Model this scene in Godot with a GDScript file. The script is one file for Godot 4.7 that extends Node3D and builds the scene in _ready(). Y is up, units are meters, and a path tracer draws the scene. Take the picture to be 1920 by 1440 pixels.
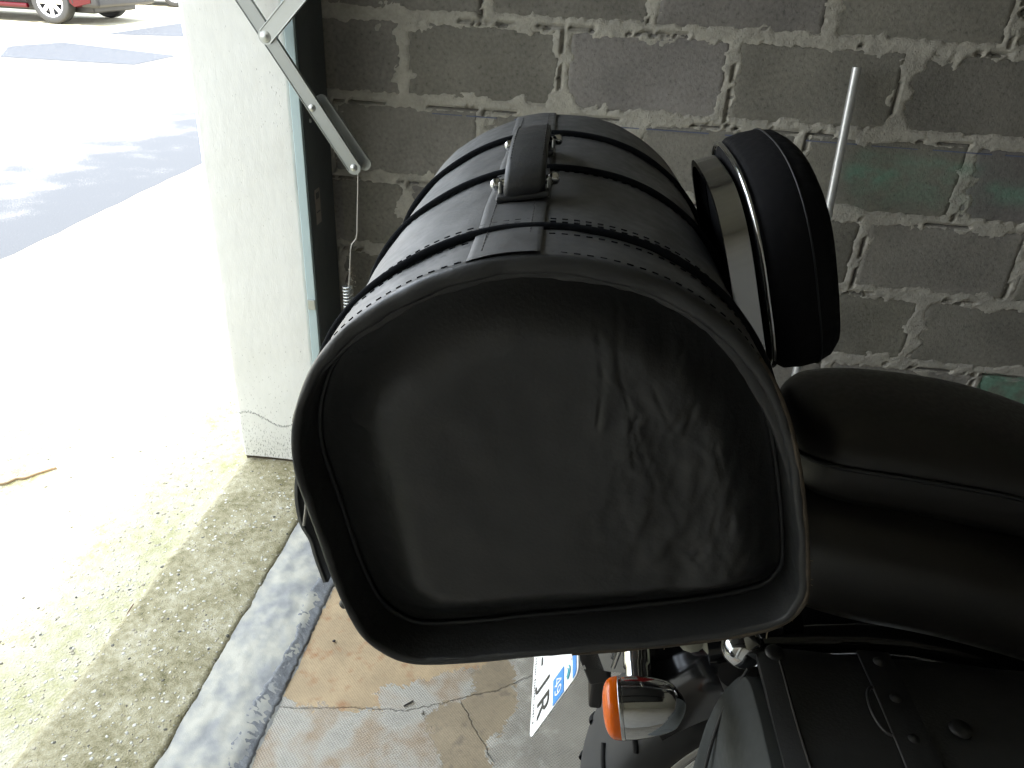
extends Node3D
# A motorcycle with a black leather roll bag, standing in an open garage; blown-out daylight outside.
# World: block wall is the plane z = 0, x runs along it, the garage opens towards -x, y is up.

const CAM := Vector3(0, 1.37, 2.04)
const FOCAL := 1460.0
var cam_basis: Basis
var bike_basis: Basis
const BIKE := Vector3(-0.041, 0, 1.318)
var M := {}
var rng := RandomNumberGenerator.new()

# ---------------------------------------------------------------- mesh builder
class Mb:
	var v := PackedVector3Array()
	var u := PackedVector2Array()
	var i := PackedInt32Array()
	func vert(p: Vector3, t := Vector2.ZERO) -> int:
		v.append(p); u.append(t)
		return v.size() - 1
	func tri(a: Vector3, b: Vector3, c: Vector3):
		var k := v.size()
		for p in [a, b, c]: vert(p)
		i.append_array([k, k + 1, k + 2])
	func quad(a: Vector3, b: Vector3, c: Vector3, d: Vector3):
		var k := v.size()
		vert(a, Vector2(0, 0)); vert(b, Vector2(1, 0)); vert(c, Vector2(1, 1)); vert(d, Vector2(0, 1))
		i.append_array([k, k + 1, k + 2, k, k + 2, k + 3])
	func grid(rows: Array, close_u := false, close_v := false):
		var k := v.size()
		var n: int = rows[0].size()
		var m := rows.size()
		for r in m:
			for c in n:
				vert(rows[r][c], Vector2(float(c) / max(1, n - 1), float(r) / max(1, m - 1)))
		for r in (m if close_v else m - 1):
			for c in (n if close_u else n - 1):
				var a := k + r * n + c
				var b := k + r * n + (c + 1) % n
				var d := k + ((r + 1) % m) * n + c
				var e := k + ((r + 1) % m) * n + (c + 1) % n
				i.append_array([a, b, e, a, e, d])
	func fan(ring: Array, center: Vector3):
		var k := v.size()
		for p in ring: vert(p)
		var c := vert(center)
		for q in ring.size():
			i.append_array([k + q, k + (q + 1) % ring.size(), c])
	func tube(path: Array, rad, sides := 8, caps := true, closed := false, flat := 1.0):
		var rows := []
		var n := path.size()
		var side := Vector3.ZERO
		for q in n:
			var a: Vector3 = path[(q - 1 + n) % n] if closed or q > 0 else path[q]
			var b: Vector3 = path[(q + 1) % n] if closed or q < n - 1 else path[q]
			var t: Vector3 = (b - a).normalized()
			if side == Vector3.ZERO:
				side = t.cross(Vector3.UP if abs(t.y) < 0.9 else Vector3.RIGHT).normalized()
			else:
				side = (side - t * side.dot(t)).normalized()
			var up := side.cross(t)
			var r: float = rad[q] if rad is Array or rad is PackedFloat32Array else rad
			var row := []
			for s in sides:
				var g := TAU * s / sides
				row.append(path[q] + side * cos(g) * r + up * sin(g) * r * flat)
			rows.append(row)
		grid(rows, true, closed)
		if caps and not closed:
			fan(rows[0], path[0]); fan(rows[n - 1], path[n - 1])
	func lathe(profile: Array, xf: Transform3D, seg := 32):
		# profile of Vector2(radius, height) turned about the frame's y axis
		var rows := []
		for p in profile:
			var row := []
			for s in seg:
				var g := TAU * s / seg
				row.append(xf * Vector3(cos(g) * p.x, p.y, sin(g) * p.x))
			rows.append(row)
		grid(rows, true)
	func box(xf: Transform3D, size: Vector3, bev := 0.0):
		var h := size / 2.0
		if bev <= 0.0:
			var c := []
			for q in 8:
				c.append(xf * Vector3(h.x * (1 if q & 1 else -1), h.y * (1 if q & 2 else -1), h.z * (1 if q & 4 else -1)))
			quad(c[0], c[1], c[3], c[2]); quad(c[5], c[4], c[6], c[7]); quad(c[4], c[0], c[2], c[6])
			quad(c[1], c[5], c[7], c[3]); quad(c[2], c[3], c[7], c[6]); quad(c[4], c[5], c[1], c[0])
			return
		var b: float = min(bev, min(h.x, min(h.y, h.z)) * 0.98)
		# rounded rectangle stack along y, with rounded rims
		var rows := []
		var N := 3
		for lev in [[-1, 0], [-1, 1], [-1, 2], [-1, 3], [1, 3], [1, 2], [1, 1], [1, 0]]:
			var g: float = PI / 2 * lev[1] / 3.0
			var ins := b - b * sin(g)
			var y: float = lev[0] * (h.y - b + b * cos(g))
			var row := []
			for corner in 4:
				var cx := (h.x - b) * (1 if corner == 0 or corner == 3 else -1)
				var cz := (h.z - b) * (1 if corner < 2 else -1)
				for s in N + 1:
					var t := PI / 2 * (corner + float(s) / N)
					row.append(xf * Vector3(cx + cos(t) * (b - ins), y, cz + sin(t) * (b - ins)))
			rows.append(row)
		grid(rows, true)
		fan(rows[0], xf * Vector3(0, -h.y, 0)); fan(rows[7], xf * Vector3(0, h.y, 0))
	func prism(poly: PackedVector2Array, xf: Transform3D, z0: float, z1: float):
		var a := []
		var b := []
		for p in poly:
			a.append(xf * Vector3(p.x, p.y, z0)); b.append(xf * Vector3(p.x, p.y, z1))
		for q in poly.size():
			var w := (q + 1) % poly.size()
			quad(a[q], a[w], b[w], b[q])
		var tr := Geometry2D.triangulate_polygon(poly)
		for q in range(0, tr.size(), 3):
			tri(a[tr[q]], a[tr[q + 1]], a[tr[q + 2]])
			tri(b[tr[q]], b[tr[q + 2]], b[tr[q + 1]])
	func mesh() -> ArrayMesh:
		var n := PackedVector3Array()
		n.resize(v.size())
		for q in range(0, i.size(), 3):
			var a := v[i[q]]
			var c := (v[i[q + 2]] - a).cross(v[i[q + 1]] - a)
			n[i[q]] += c; n[i[q + 1]] += c; n[i[q + 2]] += c
		for q in n.size():
			n[q] = n[q].normalized() if n[q].length_squared() > 1e-20 else Vector3.UP
		var arr := []
		arr.resize(Mesh.ARRAY_MAX)
		arr[Mesh.ARRAY_VERTEX] = v; arr[Mesh.ARRAY_NORMAL] = n; arr[Mesh.ARRAY_TEX_UV] = u; arr[Mesh.ARRAY_INDEX] = i
		var am := ArrayMesh.new()
		am.add_surface_from_arrays(Mesh.PRIMITIVE_TRIANGLES, arr)
		return am

# ---------------------------------------------------------------- node helpers
func add_mesh(called: String, mesh: Mesh, material: Material, parent: Node = self, at := Vector3.ZERO) -> MeshInstance3D:
	var o := MeshInstance3D.new()
	o.name = called; o.mesh = mesh; o.material_override = material
	o.position = at
	parent.add_child(o, true)
	return o

func obj(called: String, mb: Mb, material: Material, parent: Node = self, at := Vector3.ZERO) -> MeshInstance3D:
	return add_mesh(called, mb.mesh(), material, parent, at)

func thing(called: String, label: String, category: String, at := Vector3.ZERO, group := "") -> Node3D:
	var o := Node3D.new()
	o.name = called; o.position = at
	add_child(o, true)
	tag(o, label, category, group)
	return o

func tag(o: Node, label: String, category: String, group := ""):
	o.set_meta("label", label); o.set_meta("category", category)
	if group != "": o.set_meta("group", group)

func struct(called: String, mb: Mb, material: Material) -> MeshInstance3D:
	var o := obj(called, mb, material)
	o.set_meta("kind", "structure")
	return o

func bx(at: Vector3, size: Vector3, bev := 0.0) -> Mb:
	var m := Mb.new()
	m.box(Transform3D(Basis(), at), size, bev)
	return m

func sheet(x0: float, x1: float, z0: float, z1: float, y: float) -> Mb:
	var m := Mb.new()
	m.quad(Vector3(x0, y, z0), Vector3(x1, y, z0), Vector3(x1, y, z1), Vector3(x0, y, z1))
	return m

# a pixel of the photograph gives a direction; the plane it is met with gives the place
func ray(px: float, py: float) -> Vector3:
	return cam_basis * Vector3(px - 960.0, 720.0 - py, -FOCAL)
func on_z(px: float, py: float, z: float) -> Vector3:
	var d := ray(px, py)
	return CAM + d * ((z - CAM.z) / d.z)
func on_y(px: float, py: float, y: float) -> Vector3:
	var d := ray(px, py)
	return CAM + d * ((y - CAM.y) / d.y)
func bike_z(px: float, py: float, z: float) -> Vector3:      # in the motorcycle's own axes, at lateral offset z
	var d := bike_basis.inverse() * ray(px, py)
	var c := bike_basis.inverse() * (CAM - BIKE)
	return c + d * ((z - c.z) / d.z)
func bike_y(px: float, py: float, y: float) -> Vector3:
	var d := bike_basis.inverse() * ray(px, py)
	var c := bike_basis.inverse() * (CAM - BIKE)
	return c + d * ((y - c.y) / d.y)

func smooth(path: Array, per := 6, closed := false) -> Array:
	var out := []
	var n := path.size()
	for q in (n if closed else n - 1):
		var p0 = path[(q - 1 + n) % n] if closed else path[max(q - 1, 0)]
		var p1 = path[q]
		var p2 = path[(q + 1) % n]
		var p3 = path[(q + 2) % n] if closed else path[min(q + 2, n - 1)]
		for s in per:
			var t := float(s) / per
			out.append(p1.cubic_interpolate(p2, p0, p3, t))
	if not closed: out.append(path[n - 1])
	return out

# ---------------------------------------------------------------- materials
func lin(r: float, g: float, b: float) -> Color:
	return Color(r, g, b).linear_to_srgb()

func mat(c: Color, rough := 0.7, metal := 0.0) -> StandardMaterial3D:
	var m := StandardMaterial3D.new()
	m.albedo_color = c.linear_to_srgb(); m.roughness = rough; m.metallic = metal
	return m

func noise_image(sz: int, seed_: int, freq: float, octaves := 4, kind := FastNoiseLite.TYPE_SIMPLEX_SMOOTH) -> Image:
	var f := FastNoiseLite.new()
	f.seed = seed_; f.frequency = freq; f.fractal_octaves = octaves; f.noise_type = kind
	if kind == FastNoiseLite.TYPE_CELLULAR: f.cellular_return_type = FastNoiseLite.RETURN_DISTANCE
	var im := f.get_seamless_image(sz, sz)
	im.convert(Image.FORMAT_L8)
	return im

# sand grain: white noise with a little clumping, so that no pattern of worms or waves shows
func grain_image(sz: int, seed_: int) -> Image:
	var r := RandomNumberGenerator.new(); r.seed = seed_
	var a := noise_image(sz, seed_, 0.06, 3).get_data()
	var out := PackedByteArray(); out.resize(sz * sz)
	for q in sz * sz:
		var v := 110 + (r.randi() % 70) + a[q] / 4
		if r.randi() % 90 == 0: v -= 90
		out[q] = clampi(v, 0, 255)
	return Image.create_from_data(sz, sz, false, Image.FORMAT_L8, out)

func normal_from(im: Image, strength: float) -> ImageTexture:
	var b := im.duplicate() as Image
	b.convert(Image.FORMAT_RGBA8)
	b.bump_map_to_normal_map(strength)
	return ImageTexture.create_from_image(b)

func planar(m: StandardMaterial3D, tile: float, world := true):
	m.uv1_triplanar = true; m.uv1_world_triplanar = world
	m.uv1_scale = Vector3.ONE / tile
	m.uv1_triplanar_sharpness = 8.0

# colours between the stops of a ramp (linear values), looked up by two noises
func ramp_tex(sz: int, stops: Array, seed_: int, f1: float, f2: float, mixv := 0.5) -> ImageTexture:
	var a := noise_image(sz, seed_, f1, 5).get_data()
	var b := noise_image(sz, seed_ + 1, f2, 3).get_data()
	var lut := PackedByteArray()
	for q in 256:
		var t := q / 255.0 * (stops.size() - 1)
		var k: int = min(int(t), stops.size() - 2)
		var c: Color = (stops[k] as Color).lerp(stops[k + 1], t - k).linear_to_srgb()
		lut.append_array([int(c.r * 255), int(c.g * 255), int(c.b * 255)])
	var out := PackedByteArray()
	out.resize(sz * sz * 3)
	for q in sz * sz:
		var w := int(a[q] * (1.0 - mixv) + b[q] * mixv) * 3
		out[q * 3] = lut[w]; out[q * 3 + 1] = lut[w + 1]; out[q * 3 + 2] = lut[w + 2]
	return ImageTexture.create_from_image(Image.create_from_data(sz, sz, false, Image.FORMAT_RGB8, out))

func rough_mat(stops: Array, tile: float, seed_: int, rough: float, bump := 2.0, f1 := 0.01, f2 := 0.12) -> StandardMaterial3D:
	var m := StandardMaterial3D.new()
	m.albedo_texture = ramp_tex(512, stops, seed_, f1, f2)
	m.roughness = rough
	m.normal_enabled = true
	m.normal_texture = normal_from(grain_image(512, seed_ + 5), bump * 0.6)
	planar(m, tile)
	return m

# ground with chips of stone in it: base ramp, then pale, tan and dark chips that wrap round the tile
func aggregate_tex(sz: int, stops: Array, seed_: int, chips: int, pale: float, biggest: float) -> Array:
	var a := noise_image(sz, seed_, 0.006, 4).get_data()
	var b := noise_image(sz, seed_ + 1, 0.18, 3).get_data()
	var mid := noise_image(sz, seed_ + 2, 0.035, 4).get_data()
	var col := PackedByteArray(); col.resize(sz * sz * 3)
	var hgt := PackedByteArray(); hgt.resize(sz * sz)
	var lut := []
	for q in 256:
		var t := q / 255.0 * (stops.size() - 1)
		var k: int = min(int(t), stops.size() - 2)
		lut.append((stops[k] as Color).lerp(stops[k + 1], t - k).linear_to_srgb())
	for q in sz * sz:
		var c: Color = lut[clampi(int((a[q] * 0.34 + mid[q] * 0.38 + b[q] * 0.28 - 128.0) * 1.9 + 134.0), 0, 255)]
		col[q * 3] = int(c.r * 255); col[q * 3 + 1] = int(c.g * 255); col[q * 3 + 2] = int(c.b * 255)
		hgt[q] = int(b[q] * 0.35)
	var r := RandomNumberGenerator.new(); r.seed = seed_
	for k in chips:
		var cx := r.randi() % sz
		var cy := r.randi() % sz
		var rad := 0.8 + pow(r.randf(), 4.0) * biggest
		var kind := r.randf()
		var c := Color(0.62, 0.6, 0.52) if kind < pale else (Color(0.1, 0.095, 0.075) if kind < pale + 0.05 else Color(0.38, 0.34, 0.25))
		c = (c * (0.75 + 0.4 * r.randf())).linear_to_srgb()
		var ang := r.randf() * TAU
		var el := 0.6 + r.randf() * 0.4
		var w := int(ceil(rad))
		for dy in range(-w, w + 1):
			for dx in range(-w, w + 1):
				var ex := dx * cos(ang) + dy * sin(ang)
				var ey := (dy * cos(ang) - dx * sin(ang)) / el
				if ex * ex + ey * ey > rad * rad: continue
				var q := posmod(cy + dy, sz) * sz + posmod(cx + dx, sz)
				col[q * 3] = int(c.r * 255); col[q * 3 + 1] = int(c.g * 255); col[q * 3 + 2] = int(c.b * 255)
				hgt[q] = 150 + int(60 * (1.0 - (ex * ex + ey * ey) / (rad * rad)))
	return [Image.create_from_data(sz, sz, false, Image.FORMAT_RGB8, col), Image.create_from_data(sz, sz, false, Image.FORMAT_L8, hgt)]

func aggregate_mat(stops: Array, seed_: int, tile: float, chips: int, pale: float, biggest: float, rough: float, bump := 3.0) -> StandardMaterial3D:
	var im := aggregate_tex(1024, stops, seed_, chips, pale, biggest)
	var m := StandardMaterial3D.new()
	m.albedo_texture = ImageTexture.create_from_image(im[0])
	m.normal_enabled = true
	m.normal_texture = normal_from(im[1], bump)
	m.roughness = rough
	planar(m, tile)
	return m

func leather(base: Color, rough: float, bump: float, tile := 0.09) -> StandardMaterial3D:
	var m := StandardMaterial3D.new()
	m.albedo_color = base.linear_to_srgb()
	m.roughness = rough
	m.metallic_specular = 0.5
	m.normal_enabled = true
	m.normal_texture = M.grain
	m.normal_scale = bump
	m.roughness_texture = M.scuff
	planar(m, tile, false)
	return m

func chrome() -> StandardMaterial3D:
	return mat(Color(0.6, 0.61, 0.62), 0.07, 1.0)

func make_materials():
	var g := noise_image(512, 11, 0.05, 3, FastNoiseLite.TYPE_CELLULAR)
	M.grain = normal_from(g, 2.2)
	# scuffing of leather: roughness varies in patches
	var sc := noise_image(256, 15, 0.02, 4).get_data()
	var so := PackedByteArray(); so.resize(sc.size())
	for q in sc.size(): so[q] = 170 + int(sc[q] / 3.0)
	M.scuff = ImageTexture.create_from_image(Image.create_from_data(256, 256, false, Image.FORMAT_L8, so))
	M.leather = leather(Color(0.022, 0.023, 0.025), 0.5, 0.35)
	M.leather_body = leather(Color(0.052, 0.053, 0.054), 0.64, 0.2)
	M.leather_body.metallic_specular = 0.9
	M.leather_dusty = leather(Color(0.026, 0.027, 0.028), 0.55, 0.45)
	M.piping = mat(Color(0.010, 0.011, 0.013), 0.45)
	M.thread = mat(Color(0.03, 0.029, 0.027), 0.9)
	M.welt = mat(Color(0.009, 0.010, 0.012), 0.95)
	M.welt.metallic_specular = 0.15
	M.raw_edge = rough_mat([Color(0.02, 0.018, 0.015), Color(0.07, 0.055, 0.04), Color(0.11, 0.085, 0.055)], 0.06, 31, 0.9, 2.0)
	M.chrome = chrome()
	M.steel = mat(Color(0.34, 0.35, 0.34), 0.36, 1.0)
	M.zinc = mat(Color(0.42, 0.43, 0.42), 0.42, 0.9)
	M.aluminium = mat(Color(0.62, 0.63, 0.64), 0.35, 0.6)
	M.wire = mat(Color(0.3, 0.29, 0.27), 0.5, 0.7)
	M.rubber = mat(Color(0.022, 0.023, 0.024), 0.62)
	M.black_plastic = mat(Color(0.012, 0.012, 0.013), 0.45)
	M.black_paint = mat(Color(0.008, 0.008, 0.009), 0.12)
	M.vinyl = leather(Color(0.014, 0.013, 0.012), 0.5, 0.2, 0.05)
	M.backrest = leather(Color(0.008, 0.008, 0.009), 0.95, 0.15, 0.05)
	M.backrest.metallic_specular = 0.2
	M.plate_white = mat(Color(0.78, 0.79, 0.78), 0.35)
	M.plate_blue = mat(Color(0.03, 0.22, 0.62), 0.35)
	M.plate_ink = mat(Color(0.015, 0.015, 0.017), 0.4)
	M.frame_paint = mat(Color(0.42, 0.52, 0.54), 0.45)
	M.frame_dark = rough_mat([Color(0.045, 0.055, 0.058), Color(0.075, 0.085, 0.088)], 0.5, 41, 0.6, 0.6)
	M.white_plastic = mat(Color(0.7, 0.7, 0.68), 0.5)

# ---------------------------------------------------------------- textures of places
func wall_texture() -> Array:
	# 2.2 m of the block wall: block tone, mortar tone, green spray paint, blue chalk level line, stains
	var sz := 1024
	var tile := 2.2
	var n1 := noise_image(sz, 71, 0.008, 5).get_data()
	var n2 := noise_image(sz, 72, 0.16, 3).get_data()
	var n3 := noise_image(sz, 73, 0.03, 4).get_data()
	var blk := PackedByteArray(); blk.resize(sz * sz * 3)
	var mor := PackedByteArray(); mor.resize(sz * sz * 3)
	var tone := {}
	var r := RandomNumberGenerator.new(); r.seed = 5
	for k in 16:
		for i in 40:
			tone[k * 64 + i] = [0.84 + 0.3 * r.randf(), r.randf()]
	for py in sz:
		var y := (1.0 - (py + 0.5) / sz) * tile
		var course := int(floor((y - 0.0285) / 0.2)) + 1
		for px in sz:
			var x := (px + 0.5) / sz * tile
			if x > 1.5: x -= tile                      # the tile repeats: what lies left of x = 0 is drawn at its far end
			var q := py * sz + px
			var a := n1[q] / 255.0
			var b := n2[q] / 255.0
			var c := n3[q] / 255.0
			var ph := 0.0 if course % 2 == 0 else 0.2
			var col_i := int(floor((x + 0.523 - ph) / 0.4)) + 8
			var tn: Array = tone.get(course * 64 + col_i, [1.0, 0.5])
			var v: float = (0.12 + 0.095 * a + 0.085 * b) * tn[0]
			if b < 0.2: v *= 0.75
			var rgb := Vector3(v * 1.0, v * (0.965 - 0.02 * tn[1]), v * (0.82 + 0.10 * tn[1]))
			var mv := 0.26 + 0.18 * c + 0.10 * b
			var mrgb := Vector3(mv, mv * 0.96, mv * 0.86)
			# green paint smears
			var g := 0.0
			var dx := x - 0.70
			if x > 0.5 and x < 1.3:
				g = max(g, smoothstep(0.045, 0.0, abs(y - 0.935 + 0.03 * (x - 0.6))) * smoothstep(0.57, 0.62, x) * smoothstep(0.78, 0.68, x) * 0.8)
				g = max(g, smoothstep(0.03, 0.0, abs(y - 0.975 + 0.06 * (x - 0.7))) * smoothstep(0.56, 0.68, x) * smoothstep(0.98, 0.84, x) * 0.55)
				g = max(g, smoothstep(0.05, 0.0, abs(y - 0.915)) * smoothstep(0.9, 0.97, x) * 0.6)
				g = max(g, smoothstep(0.10, 0.02, abs(y - 0.92)) * smoothstep(0.56, 0.66, x) * smoothstep(1.05, 0.8, x) * 0.3)
				g = max(g, (0.9 if y > 0.32 and y < 0.425 + 0.03 * (c - 0.5) and x > 1.075 + 0.05 * (a - 0.5) else 0.0))
				var streak := n2[(py % sz) * sz + (px / 7) % sz] / 255.0
				g *= 0.35 + 0.9 * smoothstep(0.25, 0.75, c) + 0.5 * (streak - 0.5)
			if g > 0.0:
				var gc := Vector3(0.17, 0.30, 0.23)
				rgb = rgb.lerp(gc * (0.8 + 0.4 * b), clampf(g, 0, 1)); mrgb = mrgb.lerp(gc * (0.8 + 0.4 * b), clampf(g, 0, 1))
			var cb := Color(rgb.x, rgb.y, rgb.z).linear_to_srgb()
			var cm := Color(mrgb.x, mrgb.y, mrgb.z).linear_to_srgb()
			blk[q * 3] = int(cb.r * 255); blk[q * 3 + 1] = int(cb.g * 255); blk[q * 3 + 2] = int(cb.b * 255)
			mor[q * 3] = int(cm.r * 255); mor[q * 3 + 1] = int(cm.g * 255); mor[q * 3 + 2] = int(cm.b * 255)
	return [ImageTexture.create_from_image(Image.create_from_data(sz, sz, false, Image.FORMAT_RGB8, blk)), ImageTexture.create_from_image(Image.create_from_data(sz, sz, false, Image.FORMAT_RGB8, mor))]

func seg_dist(p: Vector2, line: PackedVector2Array) -> float:
	var best := 9.0
	for q in line.size() - 1:
		best = min(best, p.distance_to(Geometry2D.get_closest_point_to_segment(p, line[q], line[q + 1])))
	return best

func floor_poly(px: Array) -> PackedVector2Array:
	var out := PackedVector2Array()
	for p in px:
		var w := on_y(p[0], p[1], 0.0)
		out.append(Vector2(w.x, w.z))
	return out

const FLOOR_TILE := 1.3
const FLOOR_X := -0.57
const FLOOR_Z := 0.25
func floor_material() -> StandardMaterial3D:
	# embossed cement floor: small pressed pyramids, worn smooth and stained brown where water stood, cracked
	var sz := 1024
	var rust := floor_poly([[560, 1240], [600, 1130], [640, 1095], [720, 1150], [820, 1180], [930, 1232], [905, 1252], [850, 1257], [770, 1285], [712, 1294], [700, 1310], [722, 1326], [640, 1332], [560, 1322], [515, 1305]])
	var brown := floor_poly([[925, 1225], [962, 1245], [966, 1290], [970, 1322], [947, 1368], [912, 1382], [908, 1400], [922, 1450], [832, 1450], [815, 1382], [794, 1345], [810, 1334], [860, 1316], [884, 1296], [880, 1262], [902, 1250]])
	var cracks := [floor_poly([[470, 1322], [560, 1330], [660, 1328], [762, 1334], [820, 1322], [862, 1311], [930, 1297], [990, 1272], [1040, 1255]]), floor_poly([[866, 1318], [884, 1352], [896, 1378], [912, 1402], [925, 1430]])]
	var edge := FastNoiseLite.new(); edge.seed = 3; edge.frequency = 14.0; edge.fractal_octaves = 4
	var n1 := noise_image(sz, 81, 0.01, 5).get_data()
	var n2 := noise_image(sz, 82, 0.1, 4).get_data()
	var n3 := noise_image(sz, 83, 0.025, 4).get_data()
	var col := PackedByteArray(); col.resize(sz * sz * 3)
	var hgt := PackedByteArray(); hgt.resize(sz * sz)
	var crack_box := []
	for c in cracks:
		var b := Rect2(c[0], Vector2.ZERO)
		for p in c: b = b.expand(p)
		crack_box.append(b.grow(0.02))
	for py in sz:
		var z := FLOOR_Z + (py + 0.5) / sz * FLOOR_TILE
		for px in sz:
			var x := FLOOR_X + (px + 0.5) / sz * FLOOR_TILE
			var q := py * sz + px
			var a := n1[q] / 255.0
			var b := n2[q] / 255.0
			var c := n3[q] / 255.0
			var w := Vector2(x + 0.02 * edge.get_noise_2d(x, z) + 0.022 * (b - 0.5), z + 0.02 * edge.get_noise_2d(x + 9, z) + 0.022 * (n2[(q + 5000) % (sz * sz)] / 255.0 - 0.5))
			var in_rust := x < 0.0 and Geometry2D.is_point_in_polygon(w, rust)
			var in_brown := Geometry2D.is_point_in_polygon(w, brown)
			var v := 0.42 + 0.26 * a + 0.08 * b
			var rgb := Vector3(v, v * 0.93, v * 0.79)
			rgb = rgb.lerp(Vector3(0.39, 0.355, 0.285) * (0.8 + 0.35 * a), 0.75 * smoothstep(0.35, 0.65, c * 0.7 + (x + 0.12) * 1.6 + 0.15) * smoothstep(0.72, 0.6, x))
			var pyramid := 0.5 + 0.5 * (sin(x * TAU / 0.0066) * sin(z * TAU / 0.0066))
			var wear := 1.0
			if in_rust:
				rgb = Vector3(0.44, 0.325, 0.19) * (0.75 + 0.4 * a + 0.15 * b)
				if c > 0.62: rgb = rgb.lerp(Vector3(0.36, 0.17, 0.07), (c - 0.62) * 2.6)
				wear = 0.3
			elif in_brown:
				rgb = Vector3(0.34, 0.27, 0.175) * (0.7 + 0.4 * a + 0.2 * b)
				if c > 0.66: rgb = rgb.lerp(Vector3(0.13, 0.11, 0.09), (c - 0.66) * 2.0)
				wear = 0.35
			elif a > 0.38 and x < -0.15:
				rgb = rgb.lerp(Vector3(0.42, 0.30, 0.18), clampf((a - 0.38) * 2.6, 0.0, 0.75) * (0.6 + 0.6 * c))
			rgb *= 1.0 - 0.48 * wear * (1.0 - pyramid)
			var h := 120.0 + 90.0 * pyramid * wear + 20.0 * b
			for k in cracks.size():
				if crack_box[k].has_point(Vector2(x, z)):
					var d := seg_dist(Vector2(x + 0.004 * edge.get_noise_2d(x * 3, z * 3), z + 0.004 * edge.get_noise_2d(x * 3 + 5, z * 3)), cracks[k])
					if d < 0.0011: rgb *= 0.45; h = 20.0
			var cc := Color(rgb.x, rgb.y, rgb.z).linear_to_srgb()
			col[q * 3] = int(cc.r * 255); col[q * 3 + 1] = int(cc.g * 255); col[q * 3 + 2] = int(cc.b * 255)
			hgt[q] = clampi(int(h), 0, 255)
	var m := StandardMaterial3D.new()
	m.albedo_texture = ImageTexture.create_from_image(Image.create_from_data(sz, sz, false, Image.FORMAT_RGB8, col))
	m.normal_enabled = true
	m.normal_texture = normal_from(Image.create_from_data(sz, sz, false, Image.FORMAT_L8, hgt), 3.0)
	m.roughness = 0.75
	return m

func pillar_material() -> StandardMaterial3D:
	# white paint on render: runs, flaked spots near the foot, two cracks. u across 0.26 m, v up 1.4 m
	var w := 256
	var h := 1024
	var n1 := noise_image(1024, 91, 0.02, 4).get_data()
	var n2 := noise_image(1024, 92, 0.09, 3).get_data()
	var col := PackedByteArray(); col.resize(w * h * 3)
	var hgt := PackedByteArray(); hgt.resize(w * h)
	for py in h:
		var y := (1.0 - float(py) / h) * 1.4
		for px in w:
			var x := float(px) / w * 0.26
			var q := py * w + px
			var a := n1[py * 1024 + px * 2] / 255.0
			var b := n2[py * 1024 + px * 3] / 255.0
			var v := 0.78 + 0.05 * a
			var rgb := Vector3(v, v * 1.0, v * 0.965)
			var hh := 120.0 + 60.0 * a + 35.0 * b
			# flaked spots, more of them near the foot
			var lim := 0.90 - 0.16 * smoothstep(0.24, 0.02, y) - 0.05 * smoothstep(0.5, 0.2, y) - (0.10 if y > 0.98 and y < 1.12 and x > 0.17 and a > 0.5 else 0.0)
			if b > lim: rgb *= (0.42 if y < 0.4 else 0.8); hh = 40.0
			if y < 0.012 + 0.02 * a: rgb *= 0.45
			var cy := 0.172 + 0.018 * sin(x * 34.0) + 0.012 * (b - 0.5) - 0.10 * x * (0.4 if x < 0.08 else 0.25)
			if abs(y - cy) < 0.0016: rgb *= 0.3; hh = 0.0
			var c := Color(rgb.x, rgb.y, rgb.z).linear_to_srgb()
			col[q * 3] = int(c.r * 255); col[q * 3 + 1] = int(c.g * 255); col[q * 3 + 2] = int(c.b * 255)
			hgt[q] = clampi(int(hh), 0, 255)
	var m := StandardMaterial3D.new()
	m.albedo_texture = ImageTexture.create_from_image(Image.create_from_data(w, h, false, Image.FORMAT_RGB8, col))
	m.normal_enabled = true
	m.normal_texture = normal_from(Image.create_from_data(w, h, false, Image.FORMAT_L8, hgt), 1.3)
	m.roughness = 0.7
	return m

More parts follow.
